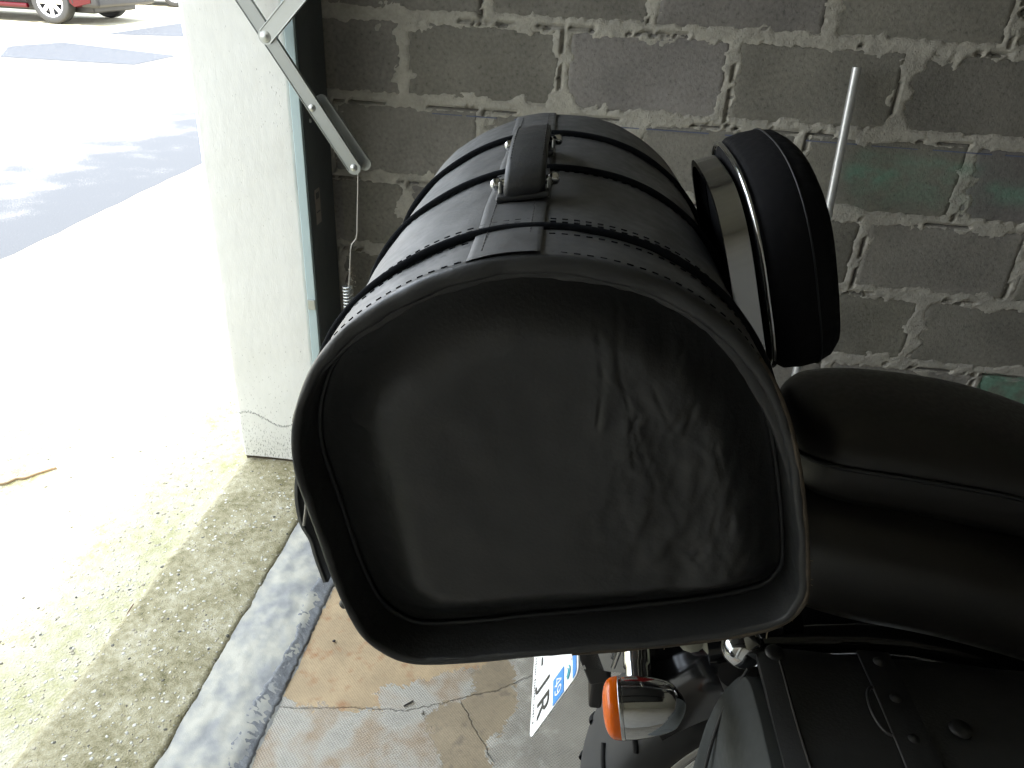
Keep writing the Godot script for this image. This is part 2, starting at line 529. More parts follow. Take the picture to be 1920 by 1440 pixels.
# ================================================================ scene
func _ready():
	rng.seed = 77
	cam_basis = Basis(Vector3.UP, deg_to_rad(5.81)) * Basis(Vector3.RIGHT, deg_to_rad(-28.87)) * Basis(Vector3.BACK, deg_to_rad(3.075))
	bike_basis = Basis(Vector3.UP, deg_to_rad(3.2715))
	# --- camera
	var cam := Camera3D.new()
	cam.name = "camera"; cam.fov = 52.5; cam.near = 0.02; cam.far = 500.0
	cam.transform = Transform3D(cam_basis, CAM)
	add_child(cam)
	cam.current = true
	# --- sky, exposure
	var sky_m := ProceduralSkyMaterial.new()
	sky_m.sky_top_color = Color(0.73, 0.775, 0.83); sky_m.sky_horizon_color = Color(0.94, 0.945, 0.945)
	sky_m.ground_horizon_color = Color(0.6, 0.6, 0.58); sky_m.ground_bottom_color = Color(0.35, 0.34, 0.32)
	sky_m.sky_curve = 0.2
	sky_m.sun_angle_max = 12.0
	var sky := Sky.new(); sky.sky_material = sky_m
	var env := Environment.new()
	env.background_mode = Environment.BG_SKY; env.sky = sky
	env.background_energy_multiplier = 1.0
	env.tonemap_mode = Environment.TONE_MAPPER_LINEAR
	env.tonemap_exposure = 9.0
	env.sdfgi_enabled = true; env.ssao_enabled = true; env.ssil_enabled = true
	var we := WorldEnvironment.new(); we.name = "environment"; we.environment = env
	add_child(we)
	# --- sun, behind the garages: their shadow lies over the apron
	var sun := DirectionalLight3D.new()
	sun.name = "sun"; sun.light_energy = 0.7; sun.light_color = Color(1.0, 0.96, 0.9); sun.light_angular_distance = 5.0
	sun.shadow_enabled = true
	add_child(sun)
	sun.look_at_from_position(Vector3.ZERO, Vector3(-0.08, -1.0, -0.5), Vector3.UP)

	make_materials()
	build_ground()
	build_garage()
	build_block_wall()
	build_door_parts()
	build_pipe()
	build_motorcycle()
	build_saddlebag()
	build_roll_bag()
	build_cars()
	build_litter()

# ---------------------------------------------------------------- ground and garage
func build_ground():
	var sand := aggregate_mat([Color(0.34, 0.32, 0.15), Color(0.44, 0.41, 0.25), Color(0.5, 0.46, 0.33), Color(0.56, 0.52, 0.42)], 201, 1.3, 11000, 0.62, 3.2, 0.85, 3.5)
	struct("ground", sheet(-160, 160, -160, 160, -0.03), rough_mat([Color(0.3, 0.29, 0.2), Color(0.5, 0.47, 0.38)], 4.0, 211, 0.9, 1.0))
	struct("parking_ground", sheet(-60, -7.92, -60, 30, -0.004), rough_mat([Color(0.34, 0.29, 0.15), Color(0.48, 0.44, 0.32), Color(0.56, 0.53, 0.44)], 3.0, 221, 0.9, 2.0))
	struct("road", road_mesh(), road_material())
	var shadow_tone := aggregate_mat([Color(0.026, 0.031, 0.04), Color(0.042, 0.048, 0.06)], 241, 0.8, 5000, 0.3, 2.0, 0.8, 4.0)  # dark bluish sheets stand in for shadows cast across the far road
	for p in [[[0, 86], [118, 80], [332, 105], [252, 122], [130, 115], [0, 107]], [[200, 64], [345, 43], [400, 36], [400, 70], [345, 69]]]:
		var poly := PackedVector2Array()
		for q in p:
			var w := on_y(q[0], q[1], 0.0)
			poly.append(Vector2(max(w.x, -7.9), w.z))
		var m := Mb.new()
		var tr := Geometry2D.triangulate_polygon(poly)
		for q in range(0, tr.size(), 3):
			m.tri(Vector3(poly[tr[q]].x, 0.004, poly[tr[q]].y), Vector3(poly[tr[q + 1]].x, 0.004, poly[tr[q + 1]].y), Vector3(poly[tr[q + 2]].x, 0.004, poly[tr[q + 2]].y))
		struct("road_shadow", m, shadow_tone)
	# apron, with a slightly uneven edge towards the road
	var ap := Mb.new()
	var rows := [[], [], []]
	var n := FastNoiseLite.new(); n.frequency = 1.7; n.seed = 8
	for k in 401:
		var z := -30.0 + k * 0.11
		var e := 0.022 * n.get_noise_1d(z * 3.0)
		rows[0].append(Vector3(-2.75 + e, -0.01, z)); rows[1].append(Vector3(-2.745 + e, 0.008, z)); rows[2].append(Vector3(-0.972, 0.008, z))
	ap.grid(rows)
	struct("apron", ap, sand)
	# threshold: mossy cement sill under the pillars, a smooth cement fillet, then the floor
	var moss := aggregate_mat([Color(0.11, 0.10, 0.035), Color(0.24, 0.21, 0.115), Color(0.34, 0.305, 0.19), Color(0.46, 0.42, 0.31)], 251, 0.9, 8000, 0.5, 4.2, 0.85, 4.0)
	var sl := Mb.new()
	var nz := FastNoiseLite.new(); nz.frequency = 1.0; nz.seed = 18; nz.fractal_octaves = 4
	rows = []
	for k in 240:
		var z := -0.6 + k * 0.016
		var row := []
		for p in [[-0.977, 0.003], [-0.971, 0.016], [-0.955, 0.0215], [-0.9, 0.023], [-0.84, 0.024], [-0.78, 0.0245], [-0.722, 0.024], [-0.710, 0.020], [-0.708, 0.004]]:
			row.append(Vector3(p[0] + 0.004 * nz.get_noise_2d(z * 12.0, p[0] * 40.0), p[1] + 0.0025 * nz.get_noise_2d(z * 20.0 + 40.0, p[0] * 60.0), z))
		rows.append(row)
	sl.grid(rows)
	struct("threshold_sill", sl, moss)
	var cement := rough_mat([Color(0.2, 0.205, 0.21), Color(0.32, 0.32, 0.305), Color(0.48, 0.46, 0.385), Color(0.57, 0.54, 0.45)], 0.55, 261, 0.7, 1.2, 0.006, 0.02)
	var fl := Mb.new()
	rows = []
	for k in 400:
		var z := -0.1 + k * 0.0082
		var row := []
		for s in 24:
			var t := s / 23.0
			var x := -0.712 + 0.172 * t
			var hump := 0.020 - 0.012 * t + 0.004 * sin(t * PI)
			var edge := smoothstep(0.72 + 0.16 * nz.get_noise_2d(z * 5.0, 3.0), 1.0, t)
			var y := hump - edge * (0.007 + 0.002 * nz.get_noise_2d(z * 30.0, t * 9.0)) + 0.0022 * nz.get_noise_2d(z * 11.0, t * 4.0) + 0.0007 * nz.get_noise_2d(z * 70.0, t * 22.0)
			if t > 0.97: y = 0.0
			row.append(Vector3(x + 0.004 * nz.get_noise_2d(z * 9.0, 70.0) * t, y, z))
		rows.append(row)
	fl.grid(rows)
	struct("threshold_fillet", fl, cement)
	# rough dark cement left along the inner edge of the fillet
	var js := Mb.new()
	rows = []
	for k in 640:
		var z := -0.05 + k * 0.005
		var lo := -0.592 + 0.022 * nz.get_noise_2d(z * 6.0, 50.0) + 0.006 * nz.get_noise_2d(z * 60.0, 51.0)
		var hi := -0.543 + 0.004 * nz.get_noise_2d(z * 50.0, 52.0)
		var row := []
		for s in 9:
			var t := s / 8.0
			row.append(Vector3(lerpf(lo, hi, t), 0.0165 - 0.0125 * t + 0.0035 * nz.get_noise_2d(z * 90.0, t * 7.0 + 60.0) - (0.012 if s == 0 or s == 8 else 0.0), z))
		rows.append(row)
	js.grid(rows)
	struct("threshold_joint", js, rough_mat([Color(0.1, 0.105, 0.115), Color(0.2, 0.205, 0.21), Color(0.3, 0.3, 0.3)], 0.3, 265, 0.9, 3.0))
	# garage floor
	var gf := Mb.new()
	var a := Vector3(-0.7, 0.0, -0.05)
	var b := Vector3(4.5, 0.0, 3.2)
	for p in [Vector3(a.x, 0.002, a.z), Vector3(b.x, 0.002, a.z), Vector3(b.x, 0.002, b.z), Vector3(a.x, 0.002, b.z)]:
		gf.vert(p, Vector2((p.x - FLOOR_X) / FLOOR_TILE, (p.z - FLOOR_Z) / FLOOR_TILE))
	gf.i.append_array([0, 1, 2, 0, 2, 3])
	struct("garage_floor", gf, floor_material())

func road_mesh() -> Mb:
	var m := Mb.new()
	for p in [Vector3(-7.92, 0, -60), Vector3(-2.74, 0, -60), Vector3(-2.74, 0, 30), Vector3(-7.92, 0, 30)]:
		m.vert(p, Vector2((p.x + 7.92) / 2.59, p.z / 2.59))
	m.i.append_array([0, 1, 2, 0, 2, 3])
	return m

func road_material() -> StandardMaterial3D:
	# asphalt: glare painted as pale stones, bluish along the apron, mixed stone by stone
	var w := 2048
	var n1 := noise_image(1024, 231, 0.006, 4).get_data()
	var n2 := noise_image(1024, 232, 0.3, 2).get_data()
	var col := PackedByteArray(); col.resize(w * 1024 * 3)
	var dark := Color(0.042, 0.047, 0.056)
	var pale := Color(0.17, 0.17, 0.165)
	for py in 1024:
		for px in w:
			var x := -7.92 + (px + 0.5) / w * 5.18
			var a := n1[py * 1024 + (px % 1024)] / 255.0
			var b := n2[py * 1024 + (px % 1024)] / 255.0
			var glare := smoothstep(-2.8, -4.6, x + 1.1 * (a - 0.5))  # share of the painted glare, growing away from the apron
			var t := smoothstep(0.42, 0.58, b + (glare - 0.5) * 0.85)
			var c := (dark.lerp(pale, t) * (0.78 + 0.44 * b)).linear_to_srgb()
			var q := (py * w + px) * 3
			col[q] = int(c.r * 255); col[q + 1] = int(c.g * 255); col[q + 2] = int(c.b * 255)
	var m := StandardMaterial3D.new()
	m.albedo_texture = ImageTexture.create_from_image(Image.create_from_data(w, 1024, false, Image.FORMAT_RGB8, col))
	m.uv1_scale = Vector3(0.5, 1.0, 1.0)
	m.roughness = 0.8
	return m

func build_garage():
	# the rest of the garage, out of view: it keeps the daylight to the door opening
	var dull := rough_mat([Color(0.34, 0.33, 0.3), Color(0.46, 0.45, 0.41)], 1.6, 271, 0.9, 2.0)
	struct("ceiling", bx(Vector3(1.82, 2.53, 1.5), Vector3(5.74, 0.2, 3.7)), dull)
	struct("wall_back", bx(Vector3(4.5, 1.2, 1.5), Vector3(0.2, 2.44, 3.5)), dull)
	struct("wall_side", bx(Vector3(1.8, 1.2, 3.2), Vector3(5.2, 2.44, 0.2)), dull)
	var white := rough_mat([Color(0.68, 0.68, 0.65), Color(0.78, 0.78, 0.75)], 1.2, 281, 0.75, 1.5)
	struct("wall_lintel", bx(Vector3(-0.853, 2.22, 1.55), Vector3(0.245, 0.40, 2.64)), white)
	struct("wall_pier", bx(Vector3(-0.853, 1.2, 2.99), Vector3(0.245, 2.43, 0.22)), white)
	# the pillar in view: a white rendered pier with a softly rounded, uneven face
	var pillar := thing("door_pillar", "white painted masonry pillar at the open garage doorway", "pillar", Vector3(-0.853, 0.0, 0.0))
	var pm := pillar_material()
	var nz := FastNoiseLite.new(); nz.frequency = 1.0; nz.seed = 61; nz.fractal_octaves = 3
	var m := Mb.new()
	var ring := []
	# cross-section seen from above, from the back outside corner round the front to the inside
	for p in [[-0.122, -0.15], [-0.122, 0.0], [-0.122, 0.12], [-0.1225, 0.215], [-0.119, 0.226], [-0.11, 0.229], [-0.05, 0.229], [0.01, 0.229], [0.06, 0.229], [0.11, 0.229], [0.119, 0.226], [0.122, 0.215], [0.122, 0.1], [0.122, -0.15]]:
		ring.append(Vector2(p[0], p[1]))
	var k0 := m.v.size()
	var hs := 90
	for r in hs + 1:
		var y := 0.034 + 2.0 * r / hs
		for c in ring.size():
			var p: Vector2 = ring[c]
			var o := 0.0016 * nz.get_noise_3d(p.x * 25.0, y * 14.0, p.y * 25.0) + 0.003 * nz.get_noise_3d(p.x * 5.0, y * 3.0, p.y * 5.0)
			if y < 0.06 and c > 2: o -= 0.006 * (0.5 + 0.5 * nz.get_noise_2d(p.x * 90.0, 4.0))
			var out := Vector2(p.x, p.y).normalized()
			m.vert(Vector3(p.x + o * sign(p.x) * (1.0 if abs(p.x) > 0.115 else 0.0), y, p.y + (o if c > 2 and c < 12 else 0.0)), Vector2((p.x + 0.13) / 0.26, 1.0 - y / 1.4))
	for r in hs:
		for c in ring.size() - 1:
			var a := k0 + r * ring.size() + c
			m.i.append_array([a, a + 1, a + ring.size() + 1, a, a + ring.size() + 1, a + ring.size()])
	obj("render_coat", m, pm, pillar)
	obj("mortar_bed", bx(Vector3(0.0, 0.024, 0.03), Vector3(0.236, 0.024, 0.38), 0.008), M.raw_edge, pillar)
	# neighbouring garages of the same row: their roofs shade the apron
	var out_m := rough_mat([Color(0.55, 0.55, 0.52), Color(0.68, 0.67, 0.63)], 2.0, 291, 0.85, 1.0)
	var row := [[-8.2, 15.5, "long row of rendered garages beyond the block wall"], [9.4, 12.1, "long row of rendered garages beside the open garage"]]
	# unseen tall block, added behind the viewer to shade the near apron
	var shade_block := thing("added_shade_block", "added unseen block that shades the near apron", "building", Vector3(-2.6, 0.0, 4.6))
	obj("wall", bx(Vector3(0, 1.98, 0), Vector3(2.8, 3.96, 4.8)), out_m, shade_block)
	obj("roof", bx(Vector3(0, 4.04, 0), Vector3(3.0, 0.14, 5.0)), dull, shade_block)
	for g in row:
		var t := thing("garage_row", g[2], "building", Vector3(1.7, 0.0, g[0]))
		obj("wall", bx(Vector3(0, 1.2, 0), Vector3(5.3, 2.4, g[1])), out_m, t)
		obj("roof", bx(Vector3(0, 2.54, 0), Vector3(5.6, 0.24, g[1])), dull, t)

# ---------------------------------------------------------------- block wall
func build_block_wall():
	var tx := wall_texture()
	var fine := normal_from(grain_image(1024, 301), 1.6)
	var bm := StandardMaterial3D.new()
	bm.albedo_texture = tx[0]; bm.roughness = 0.92; bm.normal_enabled = true; bm.normal_texture = fine; planar(bm, 2.2)
	bm.normal_scale = 0.7
	var mm := StandardMaterial3D.new()
	mm.albedo_texture = tx[1]; mm.roughness = 0.95; mm.normal_enabled = true; mm.normal_texture = fine; planar(mm, 2.2)
	mm.normal_scale = 1.0
	var wall := thing("block_wall", "grey concrete block wall with smeared mortar joints and green paint marks", "wall", Vector3(0, 0, 0))
	var n := FastNoiseLite.new(); n.seed = 4; n.frequency = 1.0; n.fractal_octaves = 4
	# six shapes of block, 0.385 x 0.184, with worn edges
	var shapes := []
	for s in 6:
		var m := Mb.new()
		var rows := []
		var nx := 22
		var ny := 12
		for r in ny + 1:
			var row := []
			for c in nx + 1:
				var u := float(c) / nx
				var w := float(r) / ny
				# steps close to the rim
				u = 0.5 - 0.5 * cos(PI * u); w = 0.5 - 0.5 * cos(PI * w)
				var x := (u - 0.5) * 0.386
				var y := (w - 0.5) * 0.185
				var ex := 0.193 - absf(x)
				var ey := 0.0925 - absf(y)
				var chip := 0.5 + 0.5 * n.get_noise_3d(x * 40.0, y * 40.0, s * 31.0)
				var e: float = min(ex, ey)
				var z := -0.012 * pow(clampf(1.0 - e / (0.003 + 0.009 * chip), 0.0, 1.0), 2.0) - 0.0012 * (0.5 + n.get_noise_3d(x * 60.0, y * 60.0, s * 17.0 + 5.0))
				row.append(Vector3(x + 0.003 * n.get_noise_3d(y * 30.0, s * 9.0, sign(x)) * (1.0 if ex < 0.02 else 0.0), y + 0.003 * n.get_noise_3d(x * 30.0, s * 9.0, 20.0 + sign(y)) * (1.0 if ey < 0.02 else 0.0), z))
			rows.append(row)
		m.grid(rows)
		# sides going back into the joint
		var rim := []
		for c in nx + 1: rim.append(rows[0][c])
		for r in range(1, ny + 1): rim.append(rows[r][nx])
		for c in range(nx - 1, -1, -1): rim.append(rows[ny][c])
		for r in range(ny - 1, 0, -1): rim.append(rows[r][0])
		var back := []
		for p in rim: back.append(Vector3(p.x, p.y, -0.05))
		m.grid([rim, back], true)
		shapes.append(m.mesh())
	for course in 13:
		var yc := 0.0285 + 0.2 * course - 0.1
		if yc < 0: yc = yc
		var ph := 0.0 if course % 2 == 0 else 0.2
		for c in 14:
			var x0 := -0.523 + ph + 0.4 * (c - 1)
			var x1 := x0 + 0.4
			if x1 < -0.72: continue
			if x0 > 4.3: continue
			var clip: float = max(x0, -0.745)
			var mi := add_mesh("block", shapes[(course * 5 + c * 3) % 6], bm, wall)
			var scl := (x1 - clip) / 0.4
			mi.position = Vector3((clip + x1) / 2, yc, rng.randf_range(-0.002, 0.002))
			mi.rotation = Vector3(rng.randf_range(-0.006, 0.006), rng.randf_range(-0.004, 0.004), rng.randf_range(-0.006, 0.006) + (PI if (course + c) % 3 == 0 else 0.0))
			mi.scale = Vector3(scl, 1, 1)
	# mortar: one uneven sheet, smeared over the block edges in places and torn open along them in others
	var m := Mb.new()
	var rows := []
	var step := 0.0055
	var nxs := int(2.15 / step)
	var nys := int(1.45 / step)
	for r in nys + 1:
		var y := -0.02 + r * step
		var kk := (y - 0.0285) / 0.2
		var dy := absf(kk - roundf(kk)) * 0.2
		var below := kk - floorf(kk)                 # place within the course, 1 = just under its upper joint
		var row := PackedVector3Array()
		for c in nxs + 1:
			var x := -0.74 + c * step
			var crs := int(floorf(kk)) + 1
			var ph := 0.0 if crs % 2 == 0 else 0.2
			var jj := (x + 0.523 - ph) / 0.4
			var dx := absf(jj - roundf(jj)) * 0.4
			var flank := (jj - roundf(jj)) * (1.0 if n.get_noise_2d(roundf(jj) * 7.0 + 3.0, crs * 5.0) > 0.0 else -1.0)
			var d: float = min(dx, dy)
			var a := n.get_noise_2d(x * 9.0, y * 13.0)
			var b := n.get_noise_2d(x * 34.0 + 50.0, y * 34.0)
			var c2 := n.get_noise_2d(x * 80.0, y * 80.0 + 30.0)
			var reach := 0.021 + 0.034 * clampf(a * 1.8, 0.0, 1.0) + 0.014 * b
			var z := 0.0012 + 0.0013 * b + 0.0016 * c2 - 0.0065 * smoothstep(reach * 0.45, reach, d)
			# torn seam along the block edge
			var seam := n.get_noise_2d(x * 4.0 + 90.0, y * 7.0)
			var sd := absf(d - 0.0075 - 0.003 * b)
			if sd < 0.003 and ((dx >= dy and below > 0.5 and seam > 0.08) or (dx < dy and flank > 0.0 and seam > 0.16)): z -= 0.014
			elif seam < 0.06: pass
			if d > 0.055: z = -0.02
			row.append(Vector3(x, y, z))
		rows.append(row)
	m.grid(rows)
	obj("mortar", m, mm, wall)
	# blue chalk level line snapped one metre above the floor, broken where it did not take
	m = Mb.new()
	var x := -0.45
	while x < 1.3:
		var len_ := rng.randf_range(0.03, 0.16)
		m.box(Transform3D(Basis(Vector3.BACK, rng.randf_range(-0.004, 0.004)), Vector3(x + len_ / 2, 1.003 + rng.randf_range(-0.0008, 0.0008), 0.0006)), Vector3(len_, rng.randf_range(0.0018, 0.003), 0.0028))
		x += len_ + rng.randf_range(0.004, 0.05)
	obj("chalk_line", m, mat(Color(0.13, 0.15, 0.24), 0.95), wall).set_meta("kind", "stuff")
	obj("mortar_backing", bx(Vector3(1.75, 1.2, -0.08), Vector3(5.5, 2.44, 0.12)), mm, wall)

# ---------------------------------------------------------------- door frame, lever arms, spring
func build_door_parts():
	var frame := thing("door_frame", "slim pale blue metal door frame post fixed along the white pillar", "door frame", Vector3(-0.72, 0.026, 0.2))
	var o := Vector3(0.72, -0.026, -0.2)
	var m := bx(Vector3(-0.7195, 1.03, 0.2305), Vector3(0.0225, 1.96, 0.012), 0.002)
	obj("face_strip", m, M.frame_paint, frame, o)
	m = Mb.new()
	m.box(Transform3D(Basis(), Vector3(-0.715, 1.03, 0.185)), Vector3(0.018, 1.96, 0.078), 0.003)
	obj("side_channel", m, M.frame_dark, frame, o)
	m = bx(Vector3(-0.722, 1.03, 0.085), Vector3(0.012, 1.96, 0.12), 0.002)
	obj("rear_channel", m, M.frame_dark, frame, o)
	# paper sticker and a bolt on the dark side, the dented clip lower down
	m = bx(Vector3(-0.7055, 0.79, 0.176), Vector3(0.001, 0.088, 0.034))
	var stk := obj("sticker", m, rough_mat([Color(0.2, 0.18, 0.16), Color(0.3, 0.27, 0.25)], 0.2, 311, 0.9, 0.5), frame, o)
	stk.set_meta("label", "torn beige paper sticker on the dark channel")
	m = bx(Vector3(-0.7048, 0.818, 0.176), Vector3(0.001, 0.016, 0.02))
	obj("print", m, M.plate_ink, stk)
	m = bx(Vector3(-0.7048, 0.777, 0.176), Vector3(0.001, 0.003, 0.022))
	obj("print", m, M.plate_ink, stk)
	m = Mb.new()
	m.lathe([Vector2(0.0, 0.004), Vector2(0.004, 0.003), Vector2(0.005, 0.0)], Transform3D(Basis(Vector3(0, 0, 1), -PI / 2), Vector3(-0.706, 1.0, 0.186)), 12)
	obj("screw", m, M.zinc, frame, o)
	m = bx(Vector3(-0.7195, 0.545, 0.238), Vector3(0.02, 0.028, 0.004), 0.0015)
	obj("clip", m, M.zinc, frame, o)
	# lever arms of the up-and-over door
	var zA := 0.29
	var link := thing("door_lever", "grey steel lever arms of the up-and-over door riveted at a pivot", "door lever", on_z(665, 315, zA))
	var lo := -link.position
	var pivot := on_z(499, 68, zA)
	var mid := on_z(586, 202, zA)
	var tip := on_z(664, 314, zA)
	var top := pivot + (pivot - mid) * 2.2
	var top2 := on_z(556, -2, zA + 0.02)
	var p2 := on_z(499, 68, zA + 0.006)
	top2 = p2 + (top2 - p2) * 6.0
	obj("long_arm", flat_bar(top, tip, 0.032, 0.006), M.steel, link, lo)
	obj("brace_arm", flat_bar(p2, top2, 0.034, 0.006), M.zinc, link, lo)
	var back := Vector3(0.016, 0.004, -0.03)
	obj("back_arm", flat_bar(mid + back + (mid - tip) * 0.04, tip + back, 0.032, 0.006), M.steel, link, lo)
	for p in [[p2, 0.013], [mid, 0.0085], [tip, 0.0085]]:
		m = Mb.new()
		var r: float = p[1]
		m.lathe([Vector2(0.0, 0.0075), Vector2(r * 0.4, 0.0072), Vector2(r * 0.5, 0.005), Vector2(r * 0.9, 0.0048), Vector2(r, 0.003), Vector2(r, -0.036)], Transform3D(Basis(Vector3(1, 0, 0), PI / 2), p[0]), 20)
		obj("rivet", m, M.zinc, link, lo)
	# pull rod and counterweight spring
	var sp := thing("door_spring", "bent wire pull rod and coil spring hanging below the door lever", "spring", on_z(645, 612, 0.275))
	var so := -sp.position
	var rod := [on_z(668, 308, 0.283), on_z(672, 326, 0.275), on_z(671, 380, 0.275), on_z(670, 436, 0.275), on_z(668, 448, 0.275), on_z(660, 458, 0.275), on_z(658, 468, 0.275), on_z(656, 512, 0.275), on_z(654, 545, 0.275)]
	m = Mb.new(); m.tube(rod, 0.0022, 6)
	obj("pull_rod", m, M.wire, sp, so)
	var s0 := on_z(652, 536, 0.275)
	var s1 := Vector3(s0.x - 0.004, 0.10, s0.z)
	var coil := []
	var turns := 62
	for k in turns * 8 + 1:
		var t := float(k) / (turns * 8)
		coil.append(s0.lerp(s1, t) + Vector3(cos(k * TAU / 8.0), 0, sin(k * TAU / 8.0)) * 0.0115)
	m = Mb.new(); m.tube(coil, 0.0028, 5)
	obj("coil", m, M.zinc, sp, so)
	m = Mb.new(); m.tube([s1, s1 + Vector3(0, -0.05, 0), Vector3(s1.x, 0.03, s1.z), Vector3(s1.x - 0.03, 0.022, s1.z)], 0.003, 6)
	obj("hook", m, M.wire, sp, so)
	# frayed twine tied to the rod
	m = Mb.new()
	for k in 16:
		var c: Vector3 = on_z(656, 505, 0.276).lerp(on_z(653, 545, 0.276), rng.randf())
		var pts := [c]
		for s in 4: pts.append(pts[-1] + Vector3(rng.randf_range(-0.007, 0.009), rng.randf_range(-0.006, 0.005), rng.randf_range(-0.004, 0.007)))
		m.tube(pts, 0.0005, 4, false)
	obj("frayed_twine", m, mat(Color(0.28, 0.25, 0.2), 0.95), sp, so)

func flat_bar(a: Vector3, b: Vector3, w: float, th: float) -> Mb:
	# a flat steel bar with round ends, its broad side towards +z
	var m := Mb.new()
	var d := b - a
	var L := d.length()
	var x := d / L
	var z := (Vector3.BACK - x * Vector3.BACK.dot(x)).normalized()
	var poly := PackedVector2Array()
	for s in 13: poly.append(Vector2(L + cos(-PI / 2 + PI * s / 12) * w / 2, sin(-PI / 2 + PI * s / 12) * w / 2))
	for s in 13: poly.append(Vector2(cos(PI / 2 + PI * s / 12) * w / 2, sin(PI / 2 + PI * s / 12) * w / 2))
	var xf := Transform3D(Basis(x, z.cross(x), z), a)
	m.prism(poly, xf, -th / 2, th / 2)
	# raised lips along both sides: the arm is pressed into a shallow channel
	for s in [-1, 1]:
		m.box(Transform3D(Basis(x, z.cross(x), z), a + x * L / 2 + z.cross(x) * s * (w / 2 - 0.0012)), Vector3(L, 0.0024, th + 0.004), 0.0008)
	return m

func build_pipe():
	var top := on_z(1607, 126, 0.03)
	var p := on_z(1481, 758, 0.11)
	var dir := (p - top).normalized()
	var foot := top + dir * ((0.004 - top.y) / dir.y)
	var t := thing("metal_pipe", "slim silver metal pipe leaning upright against the block wall", "pipe", foot)
	var m := Mb.new()
	m.tube([foot, top], 0.0105, 20, false)
	m.tube([foot + Vector3(0, 0.001, 0), top - dir * -0.0002], 0.0085, 16, false)
	obj("pipe_tube", m, M.aluminium, t, -foot)
	m = Mb.new()
	var ring := []
	var ring2 := []
	for s in 20:
		var g := TAU * s / 20
		var a := Vector3(cos(g), 0, sin(g))
		ring.append(top + a * 0.0105); ring2.append(top + a * 0.0082)
	m.grid([ring, ring2], true)
	obj("cut_end", m, M.aluminium, t, -foot)

# ---------------------------------------------------------------- motorcycle
func arch(r0: float, r1: float, half: float) -> Array:
	return []

func wheel(parent: Node3D, at: Vector3, R: float, rim_r: float, tw: float):
	var w := Node3D.new(); w.name = "wheel"; w.position = at
	parent.add_child(w, true)
	var m := Mb.new()
	var prof := []
	# tyre section: (radius, across), crown at the tread, sidewalls down to the bead
	for p in [[rim_r, -0.36], [rim_r + 0.012, -0.44], [lerpf(rim_r, R, 0.45), -0.5], [lerpf(rim_r, R, 0.72), -0.485], [lerpf(rim_r, R, 0.86), -0.40], [lerpf(rim_r, R, 0.95), -0.26], [R, -0.08], [R, 0.08], [lerpf(rim_r, R, 0.95), 0.26], [lerpf(rim_r, R, 0.86), 0.40], [lerpf(rim_r, R, 0.72), 0.485], [lerpf(rim_r, R, 0.45), 0.5], [rim_r + 0.012, 0.44], [rim_r, 0.36]]:
		prof.append(Vector2(p[0], p[1] * tw))
	prof = smooth(prof, 3)
	var xf := Transform3D(Basis(Vector3.RIGHT, PI / 2), Vector3.ZERO)
	m.lathe(prof, xf, 96)
	var tyre := obj("tyre", m, M.rubber, w)
	# tread grooves and shoulder sipes, as dark strips set into the crown
	m = Mb.new()
	for k in 26:
		var g := TAU * k / 26
		for s in [-1, 1]:
			var pts := []
			for q in 6:
				var t := 0.12 + q / 5.0 * 0.55
				var idx := int(lerpf(prof.size() * 0.5 - 2, 7.0, t))
				var pr: Vector2 = prof[idx]
				var gg: float = g + 0.16 * t + (0.12 if s > 0 else 0.0)
				pts.append(Vector3(cos(gg) * (pr.x + 0.0003), sin(gg) * (pr.x + 0.0003), -s * pr.y))
			m.tube(pts, 0.0042, 6, false)
	obj("tread_groove", m, mat(Color(0.004, 0.004, 0.004), 0.9), tyre).set_meta("kind", "stuff")
	m = Mb.new()
	for s in [-1, 1]:
		var pr := [Vector2(rim_r + 0.006, s * tw * 0.37), Vector2(rim_r + 0.004, s * tw * 0.42), Vector2(rim_r - 0.008, s * tw * 0.42), Vector2(rim_r - 0.014, s * tw * 0.34), Vector2(rim_r - 0.022, s * tw * 0.2), Vector2(rim_r - 0.026, 0.0)]
		m.lathe(smooth(pr, 3), xf, 96)
	obj("rim", m, mat(Color(0.42, 0.42, 0.41), 0.22, 1.0), w)
	m = Mb.new()
	m.lathe([Vector2(0.0, 0.07), Vector2(0.035, 0.07), Vector2(0.045, 0.05), Vector2(0.04, 0.0), Vector2(0.045, -0.05), Vector2(0.035, -0.07), Vector2(0.0, -0.07)], xf, 32)
	obj("hub", m, M.chrome, w)
	for k in 10:
		m = Mb.new()
		var g := TAU * (k + 0.35) / 10
		var a := Vector3(cos(g), sin(g), 0)
		m.tube([a * 0.04, a * (rim_r * 0.55), a * (rim_r - 0.02)], [0.014, 0.011, 0.013], 8, false, false, 1.6)
		obj("spoke", m, mat(Color(0.42, 0.42, 0.41), 0.25, 1.0), w)

